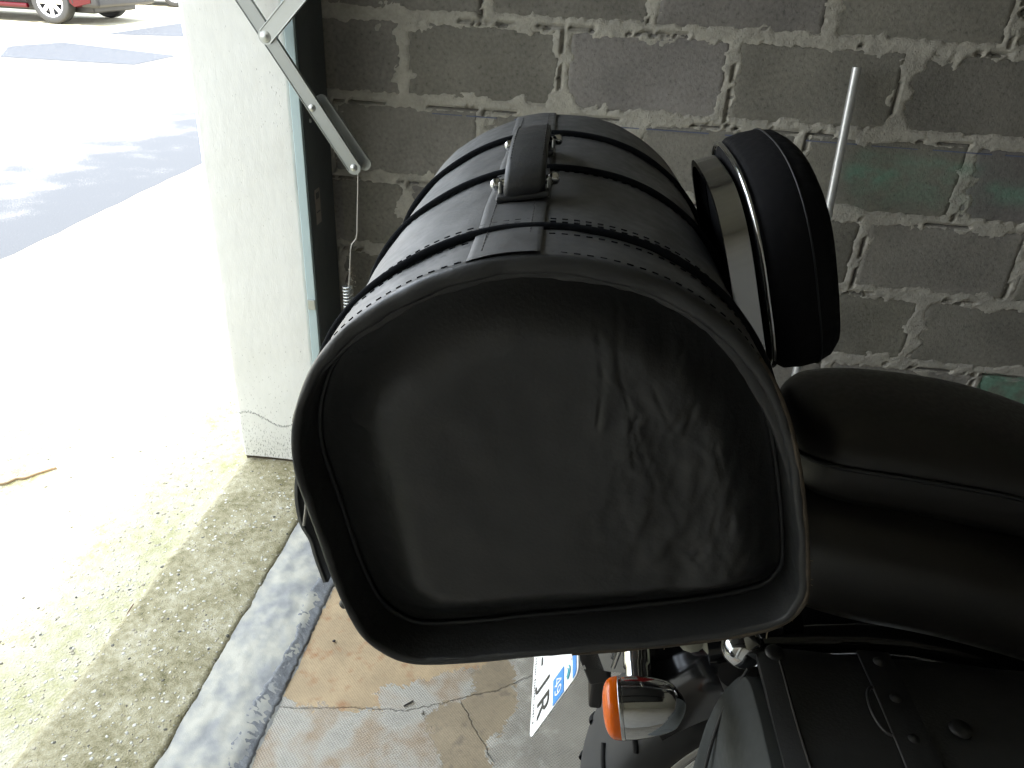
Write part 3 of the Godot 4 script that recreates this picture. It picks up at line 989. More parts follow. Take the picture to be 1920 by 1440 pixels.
func build_motorcycle():
	var b := thing("motorcycle", "black cruiser motorcycle with chrome fittings parked beside the block wall", "motorcycle", BIKE)
	b.basis = bike_basis
	var m := Mb.new()
	wheel(b, Vector3(0.432, 0.337, 0), 0.335, 0.252, 0.15)
	wheel(b, Vector3(2.06, 0.337, 0), 0.335, 0.262, 0.11)
	# rear fender: a broad arched guard over the tyre
	var rows := []
	for k in 29:
		var g := deg_to_rad(lerpf(50.0, 140.0, k / 28.0))
		var row := []
		for s in 11:
			var t := s / 10.0 * 2.0 - 1.0
			var r := 0.385 - 0.05 * pow(absf(t), 2.6)
			row.append(Vector3(0.432 + cos(g) * r, 0.337 + sin(g) * r, t * 0.098))
		rows.append(row)
	m.grid(rows)
	rows = []
	for k in 29:
		var g := deg_to_rad(lerpf(50.0, 140.0, k / 28.0))
		rows.append([Vector3(0.432 + cos(g) * 0.336, 0.337 + sin(g) * 0.336, -0.099), Vector3(0.432 + cos(g) * 0.336, 0.337 + sin(g) * 0.336, -0.095)])
	m.grid(rows)
	obj("rear_fender", m, M.black_paint, b)
	# seat: broad lower cushion and a raised pillion pad
	m = Mb.new()
	rows = []
	var prof := [[0.225, 0.02, 0.86, 0.80], [0.235, 0.075, 0.895, 0.79], [0.26, 0.118, 0.912, 0.785], [0.32, 0.142, 0.915, 0.78], [0.42, 0.15, 0.905, 0.77], [0.55, 0.152, 0.86, 0.74], [0.68, 0.16, 0.80, 0.70], [0.85, 0.155, 0.775, 0.68], [1.0, 0.10, 0.80, 0.70], [1.06, 0.05, 0.83, 0.74]]
	for p in smooth_rows(prof, 4):
		rows.append(cushion_ring(p[0], p[1], p[2], p[3], 28, 3.2))
	m.grid(rows, true)
	m.fan(rows[0], Vector3(0.222, 0.83, 0)); m.fan(rows[-1], Vector3(1.065, 0.78, 0))
	var seat := obj("seat", m, M.vinyl, b)
	m = Mb.new()
	rows = []
	var pad := [[0.256, 0.02, 0.955, 0.92], [0.261, 0.05, 0.972, 0.905], [0.274, 0.072, 0.984, 0.896], [0.30, 0.086, 0.992, 0.89], [0.36, 0.094, 0.994, 0.885], [0.46, 0.098, 0.984, 0.875], [0.56, 0.098, 0.955, 0.86], [0.62, 0.085, 0.92, 0.85], [0.64, 0.05, 0.895, 0.85]]
	for p in smooth_rows(pad, 4):
		rows.append(cushion_ring(p[0], p[1], p[2], p[3], 28, 3.0))
	m.grid(rows, true)
	m.fan(rows[0], Vector3(0.254, 0.938, 0)); m.fan(rows[-1], Vector3(0.642, 0.87, 0))
	obj("pillion_pad", m, M.vinyl, b)
	m = Mb.new()
	var pipe := []
	for s in [1, -1]:
		var side := []
		for p in smooth_rows(pad, 4):
			side.append(Vector3(p[0], lerpf(p[3], p[2], 0.62), s * (p[1] + 0.0012)))
		if s < 0: side.reverse()
		pipe.append_array(side)
	m.tube(pipe, 0.0024, 6, false, true)
	obj("seat_piping", m, M.piping, b)
	# backrest: pad with a seam, carried on a bent flat chrome band
	build_backrest(b)
	# luggage rack under the roll bag
	m = Mb.new()
	for z in [-0.09, 0.09]:
		m.tube(smooth([Vector3(0.24, 0.80, z), Vector3(0.2, 0.86, z), Vector3(0.12, 0.864, z), Vector3(-0.03, 0.828, z), Vector3(-0.12, 0.806, z)], 5), 0.007, 8)
	for x in [-0.1, 0.02, 0.13]:
		var y: float = 0.836 + (x + 0.0) * 0.24
		m.tube([Vector3(x, y - 0.004, -0.09), Vector3(x, y - 0.004, 0.09)], 0.006, 8)
	obj("luggage_rack", m, M.chrome, b)
	# turn signals on stems
	for s in [1, -1]:
		signal_lamp(b, s)
	# chrome bracket plate with bolts between stem and plate holder
	m = bx(Vector3(0.098, 0.70, 0.072), Vector3(0.052, 0.13, 0.006), 0.002)
	var br := obj("lamp_bracket", m, M.chrome, b)
	m = Mb.new()
	m.lathe([Vector2(0, 0.006), Vector2(0.007, 0.006), Vector2(0.008, 0.004), Vector2(0.008, 0.0), Vector2(0.013, 0.0), Vector2(0.013, -0.002)], Transform3D(Basis(Vector3.RIGHT, PI / 2), Vector3(0.098, 0.69, 0.076)), 18)
	obj("bolt", m, M.zinc, br)
	m = Mb.new()
	m.tube([Vector3(0.118, 0.72, 0.077), Vector3(0.106, 0.652, 0.082)], 0.003, 6)
	obj("rib", m, M.chrome, br)
	# black plate holder
	m = Mb.new()
	m.box(Transform3D(Basis(Vector3.BACK, 0.36), Vector3(0.083, 0.648, 0.03)), Vector3(0.028, 0.075, 0.09), 0.004)
	m.box(Transform3D(Basis(), Vector3(0.094, 0.60, 0.045)), Vector3(0.016, 0.075, 0.05), 0.004)
	m.box(Transform3D(Basis(), Vector3(0.105, 0.68, -0.04)), Vector3(0.03, 0.10, 0.10), 0.004)
	obj("plate_holder", m, M.black_plastic, b)
	license_plate(b)
	# tail lamp: red lens below the rack, clear side lens, chrome bulb of the shock mount
	m = Mb.new()
	m.lathe([Vector2(0, 0.045), Vector2(0.03, 0.042), Vector2(0.052, 0.03), Vector2(0.06, 0.01), Vector2(0.06, -0.02)], Transform3D(Basis(Vector3.BACK, PI / 2 + 0.3), Vector3(0.13, 0.76, 0)), 28)
	obj("tail_lamp", m, mat(Color(0.28, 0.012, 0.012), 0.15), b)
	var lens := mat(Color(0.45, 0.45, 0.37), 0.06)
	for s in [[-0.014, 0.019], [0.014, 0.022]]:
		m = Mb.new()
		var c := bike_z(1318, 1217, 0.10)
		m.lathe([Vector2(0, s[1] * 0.55), Vector2(s[1] * 0.5, s[1] * 0.5), Vector2(s[1] * 0.85, s[1] * 0.25), Vector2(s[1] * 0.9, 0.0), Vector2(s[1] * 0.7, -0.012)], Transform3D(Basis(Vector3.RIGHT, 1.1), c + Vector3(s[0], 0.012, -0.005)), 12)
		obj("side_lens", m, lens, b)
	m = Mb.new()
	m.tube([bike_z(1372, 1234, 0.09), bike_z(1335, 1236, 0.09)], 0.0014, 6)  # thin red tube stands in for a red reflection beside the lens
	obj("red_reflection", m, mat(Color(0.2, 0.015, 0.02), 0.5), b)
	m = Mb.new()
	var bc := bike_z(1391, 1212, 0.128)
	m.lathe([Vector2(0, 0.024), Vector2(0.012, 0.022), Vector2(0.02, 0.014), Vector2(0.0225, 0.004), Vector2(0.021, -0.008), Vector2(0.017, -0.014), Vector2(0.017, -0.05)], Transform3D(Basis(Vector3.RIGHT, 0.9), bc), 24)
	obj("shock_cap", m, M.chrome, b)
	for s in [1, -1]:
		m = Mb.new()
		m.tube([Vector3(0.235, 0.70, s * 0.115), Vector3(0.40, 0.34, s * 0.115)], 0.022, 16)
		var sh := obj("shock_absorber", m, M.black_plastic, b)
		m = Mb.new()
		var co := []
		for k in 121:
			var t := k / 120.0
			co.append(Vector3(0.25, 0.67, s * 0.115).lerp(Vector3(0.37, 0.41, s * 0.115), t) + Vector3(cos(k * 0.62) * 0.9, sin(k * 0.62) * 0.4, sin(k * 0.62)) * 0.03)
		m.tube(co, 0.005, 6)
		obj("shock_spring", m, M.chrome, sh)
		m = Mb.new()
		m.tube(smooth([Vector3(0.20, 0.72, s * 0.105), Vector3(0.40, 0.755, s * 0.105), Vector3(0.62, 0.70, s * 0.11), Vector3(0.95, 0.62, s * 0.12)], 5), 0.016, 10)
		obj("frame_rail", m, M.black_paint, b)
		m = Mb.new()
		m.tube([Vector3(0.432, 0.337, s * 0.105), Vector3(0.95, 0.36, s * 0.12)], 0.02, 10)
		obj("swing_arm", m, M.black_paint, b)
	# the front of the machine, beyond the edge of the picture
	m = Mb.new()
	rows = []
	for p in smooth_rows([[1.02, 0.06, 0.86, 0.76], [1.06, 0.11, 0.93, 0.74], [1.2, 0.14, 0.98, 0.75], [1.38, 0.14, 1.0, 0.78], [1.5, 0.11, 0.97, 0.82], [1.56, 0.05, 0.93, 0.87]], 4):
		rows.append(cushion_ring(p[0], p[1], p[2], p[3], 28, 2.3))
	m.grid(rows, true); m.fan(rows[0], Vector3(1.02, 0.81, 0)); m.fan(rows[-1], Vector3(1.56, 0.9, 0))
	obj("fuel_tank", m, M.black_paint, b)
	m = Mb.new()
	m.box(Transform3D(Basis(), Vector3(1.15, 0.36, 0)), Vector3(0.5, 0.3, 0.28), 0.06)
	m.lathe([Vector2(0.0, 0.17), Vector2(0.1, 0.165), Vector2(0.115, 0.14), Vector2(0.115, 0.0)], Transform3D(Basis(Vector3.RIGHT, PI / 2), Vector3(1.28, 0.36, 0)), 28)
	for k in 8:
		m.box(Transform3D(Basis(Vector3.BACK, -0.4), Vector3(1.3 + k * 0.012, 0.5 + k * 0.026, 0)), Vector3(0.17, 0.01, 0.17), 0.003)
		m.box(Transform3D(Basis(Vector3.BACK, 0.4), Vector3(1.04 - k * 0.012, 0.5 + k * 0.026, 0)), Vector3(0.17, 0.01, 0.17), 0.003)
	obj("engine", m, mat(Color(0.12, 0.12, 0.12), 0.4, 0.8), b)
	m = Mb.new()
	m.tube(smooth([Vector3(1.4, 0.55, 0.12), Vector3(1.48, 0.4, 0.16), Vector3(1.3, 0.24, 0.19), Vector3(0.9, 0.22, 0.2), Vector3(0.45, 0.24, 0.22), Vector3(0.30, 0.25, 0.22)], 6), 0.035, 14)
	obj("exhaust", m, M.chrome, b)
	for s in [1, -1]:
		m = Mb.new()
		m.tube([Vector3(2.06, 0.337, s * 0.09), Vector3(1.66, 1.02, s * 0.09)], 0.022, 12)
		obj("fork_leg", m, M.chrome, b)
	m = Mb.new()
	m.tube(smooth([Vector3(1.4, 1.06, 0.38), Vector3(1.55, 1.1, 0.28), Vector3(1.64, 1.06, 0.1), Vector3(1.64, 1.06, -0.1), Vector3(1.55, 1.1, -0.28), Vector3(1.4, 1.06, -0.38)], 6), 0.012, 10)
	obj("handlebar", m, M.chrome, b)
	m = Mb.new()
	m.tube([Vector3(0.95, 0.3, -0.12), Vector3(1.0, 0.012, -0.25)], 0.012, 8)
	obj("kickstand", m, M.black_paint, b)
	m = Mb.new()
	rows = []
	for k in 21:
		var g := deg_to_rad(lerpf(30.0, 170.0, k / 20.0))
		var row := []
		for s in 9:
			var t := s / 8.0 * 2.0 - 1.0
			var r := 0.365 - 0.04 * pow(absf(t), 2.6)
			row.append(Vector3(2.06 + cos(g) * r, 0.337 + sin(g) * r, t * 0.075))
		rows.append(row)
	m.grid(rows)
	obj("front_fender", m, M.black_paint, b)

func smooth_rows(a: Array, per: int) -> Array:
	var out := []
	for q in a.size() - 1:
		var p0: Array = a[max(q - 1, 0)]
		var p1: Array = a[q]
		var p2: Array = a[q + 1]
		var p3: Array = a[min(q + 2, a.size() - 1)]
		for s in per:
			var r := []
			for k in p1.size(): r.append(cubic_interpolate(p1[k], p2[k], p0[k], p3[k], float(s) / per))
			out.append(r)
	out.append(a[-1])
	return out

func cushion_ring(x: float, half: float, top: float, bottom: float, n: int, power: float) -> Array:
	var row := []
	for s in n:
		var g := TAU * s / n
		var c := cos(g)
		var d := sin(g)
		var z: float = half * sign(c) * pow(absf(c), 2.0 / power)
		var y: float = (top + bottom) / 2 + (top - bottom) / 2 * sign(d) * pow(absf(d), 2.0 / power)
		row.append(Vector3(x, y, z))
	return row

func build_backrest(b: Node3D):
	# the pad's own axes: origin at the middle of its lower back edge, u up along the lean, n forward
	var lean := deg_to_rad(18.0)
	var u := Vector3(-sin(lean), cos(lean), 0)
	var n := Vector3(cos(lean), sin(lean), 0)
	var o := Vector3(0.205, 1.048, 0)
	var H := 0.19
	var W := 0.128
	var outline := []                      # arched face, in (z, u)
	for s in 64:
		var g := TAU * s / 64
		var c := cos(g)
		var d := sin(g)
		var pw := 2.6 if d > 0 else 4.0
		outline.append(Vector2(W * sign(c) * pow(absf(c), 2.0 / pw), H / 2 + H / 2 * sign(d) * pow(absf(d), 2.0 / pw)))
	var m := Mb.new()
	var rows := []
	var mid := Vector2(0, H / 2)
	for lev in [[0.0, 0.80], [0.002, 0.93], [0.010, 0.985], [0.024, 1.0], [0.037, 0.995], [0.049, 0.96], [0.057, 0.89], [0.062, 0.75], [0.064, 0.45], [0.065, 0.15]]:
		var row := []
		for p in outline:
			var q: Vector2 = mid + (p - mid) * lev[1]
			row.append(o + u * q.y + n * lev[0] + Vector3(0, 0, q.x))
		rows.append(row)
	m.grid(rows, true)
	m.fan(rows[0], o + u * H / 2); m.fan(rows[-1], o + u * H / 2 + n * 0.065)
	var pad := obj("backrest_pad", m, M.backrest, b)
	m = Mb.new()
	var seam := []
	for p in outline:
		var q: Vector2 = mid + (p - mid) * 0.998
		seam.append(o + u * q.y + n * 0.038 + Vector3(0, 0, q.x))
	m.tube(seam, 0.0008, 5, false, true)
	obj("seam", m, M.piping, pad)
	# chrome trim round the back plate
	m = Mb.new()
	seam = []
	for p in outline:
		var q: Vector2 = mid + (p - mid) * 0.955
		seam.append(o + u * q.y + n * 0.001 + Vector3(0, 0, q.x))
	m.tube(seam, 0.0022, 6, false, true)
	obj("trim", m, M.chrome, pad)
	# bent flat band: an inverted U of bar, 26 mm deep, standing just behind the pad and going down to the frame
	var path := []
	for s in 25:
		var g := PI * s / 24
		var c := cos(g)
		path.append(Vector2(0.100 * sign(c) * pow(absf(c), 0.62), 0.09 + 0.082 * pow(sin(g), 0.62)))
	path.push_front(Vector2(0.101, 0.03)); path.push_front(Vector2(0.104, -0.06)); path.push_front(Vector2(0.105, -0.30))
	path.append(Vector2(-0.101, 0.03)); path.append(Vector2(-0.104, -0.06)); path.append(Vector2(-0.105, -0.30))
	m = Mb.new()
	rows = []
	for q in path.size():
		var a: Vector2 = path[max(q - 1, 0)]
		var c: Vector2 = path[min(q + 1, path.size() - 1)]
		var t := (c - a).normalized()
		var nn := Vector2(t.y, -t.x)          # outwards
		var p: Vector2 = path[q]
		var row := []
		for e in [[0.003, -0.024], [0.003, -0.004], [-0.003, -0.004], [-0.003, -0.024]]:
			var w: Vector2 = p + nn * e[0]
			row.append(o + u * w.y + n * e[1] + Vector3(0, 0, w.x))
		rows.append(row)
	for k in 4:
		var strip := []
		for r in rows: strip.append([r[k], r[(k + 1) % 4]])
		m.grid(strip)
	obj("backrest_band", m, mat(Color(0.34, 0.345, 0.35), 0.1, 1.0), b)
	# back plate inside the band
	m = Mb.new()
	var plate := PackedVector2Array()
	for p in path:
		if p.y > -0.1: plate.append(p * Vector2(0.95, 0.97))
	m.prism(plate, Transform3D(Basis(Vector3(0, 0, 1), u, -n), o), 0.008, 0.012)
	obj("back_plate", m, M.black_plastic, b)

func signal_lamp(b: Node3D, s: int):
	var lamp := Node3D.new(); lamp.name = "turn_signal"
	b.add_child(lamp, true)
	var l0 := bike_z(1130, 1328, 0.19)
	var axis := Vector3(0.98, 0.19, 0).normalized()
	var base := l0 + axis * 0.017 + Vector3(0.001, 0.0, 0)
	if s < 0: base.z = -base.z
	var q := Basis(axis.cross(Vector3.BACK), axis, Vector3.BACK)
	var xf := Transform3D(q, base)
	var m := Mb.new()
	# chrome bullet housing
	m.lathe(smooth([Vector2(0.0291, 0.0000), Vector2(0.0299, 0.0059), Vector2(0.0294, 0.0196), Vector2(0.0268, 0.0353), Vector2(0.0217, 0.0510), Vector2(0.0135, 0.0585), Vector2(0.0060, 0.0628), Vector2(0.0, 0.0645)], 4), xf, 48)
	obj("housing", m, M.chrome, lamp)
	m = Mb.new()
	m.lathe(smooth([Vector2(0.0295, 0.0010), Vector2(0.0298, -0.0028), Vector2(0.0286, -0.0091), Vector2(0.0237, -0.0140), Vector2(0.0140, -0.0171), Vector2(0.0, -0.0175)], 4), xf, 48)
	var am := mat(Color(0.78, 0.14, 0.003), 0.12)
	am.emission_enabled = false
	am.backlight_enabled = true; am.backlight = Color(0.55, 0.18, 0.02)
	var ln := obj("lens", m, am, lamp)
	ln.set_meta("label", "orange turn signal lens")
	# fluting inside the lens shows as fine ridges
	m = Mb.new()
	for k in 5:
		var rr := 0.0300 - 0.0006 * k * k * 0.3
		m.lathe([Vector2(rr - 0.0005, -0.001 - k * 0.0016), Vector2(rr, -0.0016 - k * 0.0016), Vector2(rr - 0.0005, -0.0022 - k * 0.0016)], xf, 40)
	obj("flute", m, am, ln)
	m = Mb.new()
	m.lathe([Vector2(0.0295, 0.0029), Vector2(0.0305, 0.0020), Vector2(0.0305, -0.0007), Vector2(0.0296, -0.0014)], xf, 48)
	obj("bezel", m, M.chrome, lamp)
	m = Mb.new()
	var c := base + axis * 0.018
	var inner := Vector3(c.x + 0.004, c.y + 0.004, s * 0.06)
	m.tube([c, c.lerp(inner, 0.35), c.lerp(inner, 0.38), c.lerp(inner, 0.5), inner], [0.0125, 0.0125, 0.0145, 0.015, 0.0155], 24)
	obj("stem", m, M.chrome, lamp)

func license_plate(b: Node3D):
	# 210 x 130 mm: two rows, blue band with the department number at its end. Seen from behind, +z is the plate's right-hand end
	var p := Node3D.new(); p.name = "license_plate"
	b.add_child(p, true)
	var lowp := Vector3(0.0165, 0.541, 0)
	var up := (Vector3(0.066, 0.667, 0) - lowp).normalized()
	var nrm := Vector3(-up.y, up.x, 0)         # faces the rear
	var xf := Transform3D(Basis(Vector3(0, 0, 1), up, nrm), lowp)
	var poly := PackedVector2Array()
	for c in [[0.095, 0.010, -90], [0.095, 0.122, 0], [-0.095, 0.122, 90], [-0.095, 0.010, 180]]:
		for s in 6:
			var g := deg_to_rad(c[2] + 90.0 * s / 5.0)
			poly.append(Vector2(c[0] + cos(g) * 0.010, c[1] + sin(g) * 0.010))
	var m := Mb.new()
	m.prism(poly, xf, -0.002, 0.0)
	obj("plate_sheet", m, M.plate_white, p)
	m = Mb.new()
	m.prism(PackedVector2Array([Vector2(0.067, 0.066), Vector2(0.1035, 0.066), Vector2(0.1035, 0.095), Vector2(0.067, 0.095)]), xf, 0.0004, 0.0009)
	obj("blue_band", m, M.plate_blue, p)
	m = Mb.new()
	m.prism(PackedVector2Array([Vector2(0.067, 0.119), Vector2(0.1035, 0.119), Vector2(0.1025, 0.124), Vector2(0.099, 0.128), Vector2(0.067, 0.128)]), xf, 0.0004, 0.0009)
	obj("blue_band", m, M.plate_blue, p)
	m = Mb.new()
	m.prism(PackedVector2Array([Vector2(-0.1035, 0.066), Vector2(-0.067, 0.066), Vector2(-0.067, 0.128), Vector2(-0.1035, 0.124)]), xf, 0.0004, 0.0009)
	obj("blue_band", m, M.plate_blue, p)
	var font := SystemFont.new(); font.font_names = ["Droid Sans"]
	text(p, "letter", "J", font, 0.035, xf * Transform3D(Basis(), Vector3(0.050, 0.037, 0.0008)), M.plate_ink, 1.0)
	text(p, "letter", "R", font, 0.035, xf * Transform3D(Basis(), Vector3(0.079, 0.037, 0.0008)), M.plate_ink, 1.05)
	text(p, "dash", "-", font, 0.035, xf * Transform3D(Basis(), Vector3(0.008, 0.033, 0.0008)), M.plate_ink, 1.0)
	text(p, "department_number", "49", font, 0.019, xf * Transform3D(Basis(), Vector3(0.0855, 0.081, 0.0012)), M.plate_white, 0.95)
	# region badge: pale curves of blue and green on white
	m = Mb.new()
	for k in 2:
		var arc := []
		for s in 9:
			var g := 0.4 + 1.9 * s / 8.0
			arc.append(xf * Vector3(0.084 + cos(g) * (0.007 + k * 0.004), 0.101 + sin(g) * (0.007 + k * 0.004), 0.0009))
		m.tube(arc, 0.0009, 5)
	obj("region_badge", m, mat(Color(0.08, 0.45, 0.55), 0.4), p)
	# the small line of print along the lower edge, too fine to read
	m = Mb.new()
	for k in 24:
		if k == 7 or k == 16 or k == 22: continue
		m.box(xf * Transform3D(Basis(), Vector3(-0.012 + k * 0.0043, 0.0085, 0.0006)), Vector3(0.0009 + 0.0005 * (k % 3), 0.0034 - 0.0006 * (k % 2), 0.0004))
	obj("small_print", m, M.plate_ink, p)
	for s in [-0.07, 0.07]:
		m = Mb.new()
		m.lathe([Vector2(0, 0.002), Vector2(0.003, 0.0018), Vector2(0.0042, 0.0)], Transform3D(Basis(Vector3(0, 0, 1), nrm, -up), xf * Vector3(s, 0.116, 0.0)), 12)
		obj("rivet", m, M.white_plastic, p)

func text(parent: Node3D, called: String, what: String, font: Font, size: float, xf: Transform3D, material: Material, squeeze: float):
	var t := TextMesh.new()
	t.text = what; t.font = font; t.font_size = 48; t.pixel_size = size / 36.0; t.depth = 0.0006
	t.horizontal_alignment = HORIZONTAL_ALIGNMENT_CENTER; t.vertical_alignment = VERTICAL_ALIGNMENT_CENTER
	var o := MeshInstance3D.new()
	o.name = called; o.mesh = t; o.material_override = material
	o.transform = xf * Transform3D(Basis().scaled(Vector3(squeeze, 1, 1)), Vector3.ZERO)
	parent.add_child(o, true)

# ---------------------------------------------------------------- saddlebag
func build_saddlebag():
	var off := Vector3(0.42, 0.42, 0.235)
	var t := thing("saddlebag", "black leather saddlebag hanging at the side of the motorcycle seat", "saddlebag", BIKE + bike_basis * off)
	t.basis = bike_basis
	var o := -off
	var m := Mb.new()
	# body: bulging box, its rear end towards the doorway
	var rows := []
	for p in smooth_rows([[0.215, 0.60, 0.52, 0.16, 0.30], [0.212, 0.70, 0.47, 0.152, 0.315], [0.222, 0.752, 0.44, 0.148, 0.325], [0.25, 0.757, 0.43, 0.146, 0.33], [0.42, 0.758, 0.42, 0.146, 0.335], [0.58, 0.757, 0.43, 0.146, 0.33], [0.618, 0.74, 0.45, 0.15, 0.32]], 4):
		var row := []
		for s in 40:
			var g := TAU * s / 40
			var c := cos(g)
			var d := sin(g)
			row.append(Vector3(p[0] - 0.012 * (1.0 - absf(d)) * (1.0 if p[0] < 0.24 else 0.0), (p[1] + p[2]) / 2 + (p[1] - p[2]) / 2 * sign(d) * pow(absf(d), 0.35), (p[3] + p[4]) / 2 + (p[4] - p[3]) / 2 * sign(c) * pow(absf(c), 0.35)))
		rows.append(row)
	m.grid(rows, true)
	m.fan(rows[0], Vector3(0.208, 0.6, 0.23)); m.fan(rows[-1], Vector3(0.622, 0.6, 0.235))
	var hide := leather(Color(0.058, 0.063, 0.063), 0.95, 0.1)
	hide.metallic_specular = 0.25
	obj("bag_body", m, hide, t, o)
	# edge seam of the rear gusset
	m = Mb.new()
	m.tube(smooth([Vector3(0.226, 0.757, 0.163), Vector3(0.2115, 0.70, 0.166), Vector3(0.206, 0.62, 0.172), Vector3(0.209, 0.54, 0.178)], 6), 0.0018, 6)
	obj("gusset_seam", m, M.piping, t, o)
	# lid: slightly domed sheet with a turned-down rim
	m = Mb.new()
	rows = []
	for r in 15:
		var row := []
		for s in 25:
			var a := s / 24.0
			var w := r / 14.0
			var x := lerpf(0.236, 0.632, a)
			var z := lerpf(0.138, 0.352, w)
			var e: float = min(min(a, 1.0 - a) * 0.4, min(w, 1.0 - w) * 0.21)
			var y := 0.768 + 0.006 * sin(a * PI) * sin(w * PI) - 0.006 * pow(clampf(1.0 - e / 0.010, 0, 1), 2.0) - 0.03 * pow(clampf((w - 0.7) / 0.3, 0, 1), 2.0)
			row.append(Vector3(x, y + 0.0015 * sin(a * 17.0 + w * 9.0), z))
		rows.append(row)
	m.grid(rows)
	var rim := []
	for s in 25: rim.append(rows[0][s])
	for r in range(1, 15): rim.append(rows[r][24])
	for s in range(23, -1, -1): rim.append(rows[14][s])
	for r in range(13, 0, -1): rim.append(rows[r][0])
	var down := []
	for p in rim: down.append(p + Vector3(0, -0.006, 0))
	m.grid([rim, down], true)
	var lid := obj("lid", m, M.leather_dusty, t, o)
	m = Mb.new()
	var inset := []
	for r in range(0, 15): inset.append(rows[r][1] + Vector3(0.002, 0.0012, 0))
	m.tube(inset, 0.0014, 5)
	obj("edge_stitching", m, M.thread, lid)
	# two straps across the lid with studs
	for x in [0.352, 0.53]:
		m = Mb.new()
		var top := []
		for k in 13:
			var w := k / 12.0
			var z := lerpf(0.14, 0.35, w)
			var y: float = 0.768 + 0.006 * sin((x - 0.233) / 0.4 * PI) * sin(w * PI) - 0.03 * pow(clampf((w - 0.7) / 0.3, 0, 1), 2.0) + 0.001
			top.append([Vector3(x - 0.016, y, z), Vector3(x - 0.0155, y + 0.0035, z), Vector3(x + 0.0155, y + 0.0035, z), Vector3(x + 0.016, y, z)])
		m.grid(top)
		var st := obj("strap", m, M.leather, t, o)
		for z in [0.156, 0.2, 0.244]:
			m = Mb.new()
			m.lathe([Vector2(0, 0.004), Vector2(0.004, 0.0035), Vector2(0.006, 0.0)], Transform3D(Basis(), Vector3(x, 0.7755, z)), 14)
			obj("stud", m, M.black_plastic, st)
	# keeper loop lying on the lid
	m = Mb.new()
	var loop := []
	for s in 17:
		var g := PI * s / 16
		loop.append(Vector3(0.334 - 0.010 * sin(g), 0.777, 0.216 + 0.026 * cos(g)))
	m.tube(loop, 0.0018, 6)
	obj("keeper_loop", m, M.leather, t, o)
	m = Mb.new()
	m.lathe([Vector2(0, 0.0045), Vector2(0.007, 0.004), Vector2(0.0095, 0.002), Vector2(0.010, 0.0)], Transform3D(Basis(), Vector3(0.252, 0.7705, 0.152)), 18)
	obj("snap_fastener", m, M.black_plastic, t, o)
	m = Mb.new()
	m.lathe([Vector2(0, 0.0045), Vector2(0.007, 0.004), Vector2(0.0095, 0.002), Vector2(0.010, 0.0)], Transform3D(Basis(), Vector3(0.40, 0.7755, 0.228)), 18)
	obj("snap_fastener", m, M.black_plastic, t, o)

# ---------------------------------------------------------------- roll bag
const BAG := [Vector2(-0.1800, 1.0200), Vector2(-0.1806, 1.0460), Vector2(-0.1771, 1.0690), Vector2(-0.1674, 1.0981), Vector2(-0.1542, 1.1223), Vector2(-0.1343, 1.1461), Vector2(-0.1082, 1.1674), Vector2(-0.0797, 1.1845), Vector2(-0.0454, 1.1979), Vector2(-0.0117, 1.2039), Vector2(0.0220, 1.2038), Vector2(0.0562, 1.1981), Vector2(0.0882, 1.1861), Vector2(0.1189, 1.1661), Vector2(0.1403, 1.1446), Vector2(0.1573, 1.1218), Vector2(0.1723, 1.0935), Vector2(0.1862, 1.0589), Vector2(0.2008, 1.0123), Vector2(0.2115, 0.9720), Vector2(0.2168, 0.9453), Vector2(0.2144, 0.9280), Vector2(0.2052, 0.9124), Vector2(0.1804, 0.8976), Vector2(0.1396, 0.8835), Vector2(0.0758, 0.8663), Vector2(0.0096, 0.8505), Vector2(-0.0356, 0.8383), Vector2(-0.0819, 0.8292), Vector2(-0.1052, 0.8309), Vector2(-0.1235, 0.8416), Vector2(-0.1368, 0.8560), Vector2(-0.1450, 0.8737), Vector2(-0.1527, 0.8971), Vector2(-0.1610, 0.9300), Vector2(-0.1680, 0.9640), Vector2(-0.1752, 0.9960)]
const BAG_Z := 0.2535
var bag_ring := []          # outline, 296 points, clockwise from the low rear side
var bag_out := []           # outward normals

func ring_at(inset: float, z: float) -> Array:
	var row := []
	for q in bag_ring.size():
		var p: Vector2 = bag_ring[q] - bag_out[q] * inset
		row.append(Vector3(p.x, p.y, z))
	return row

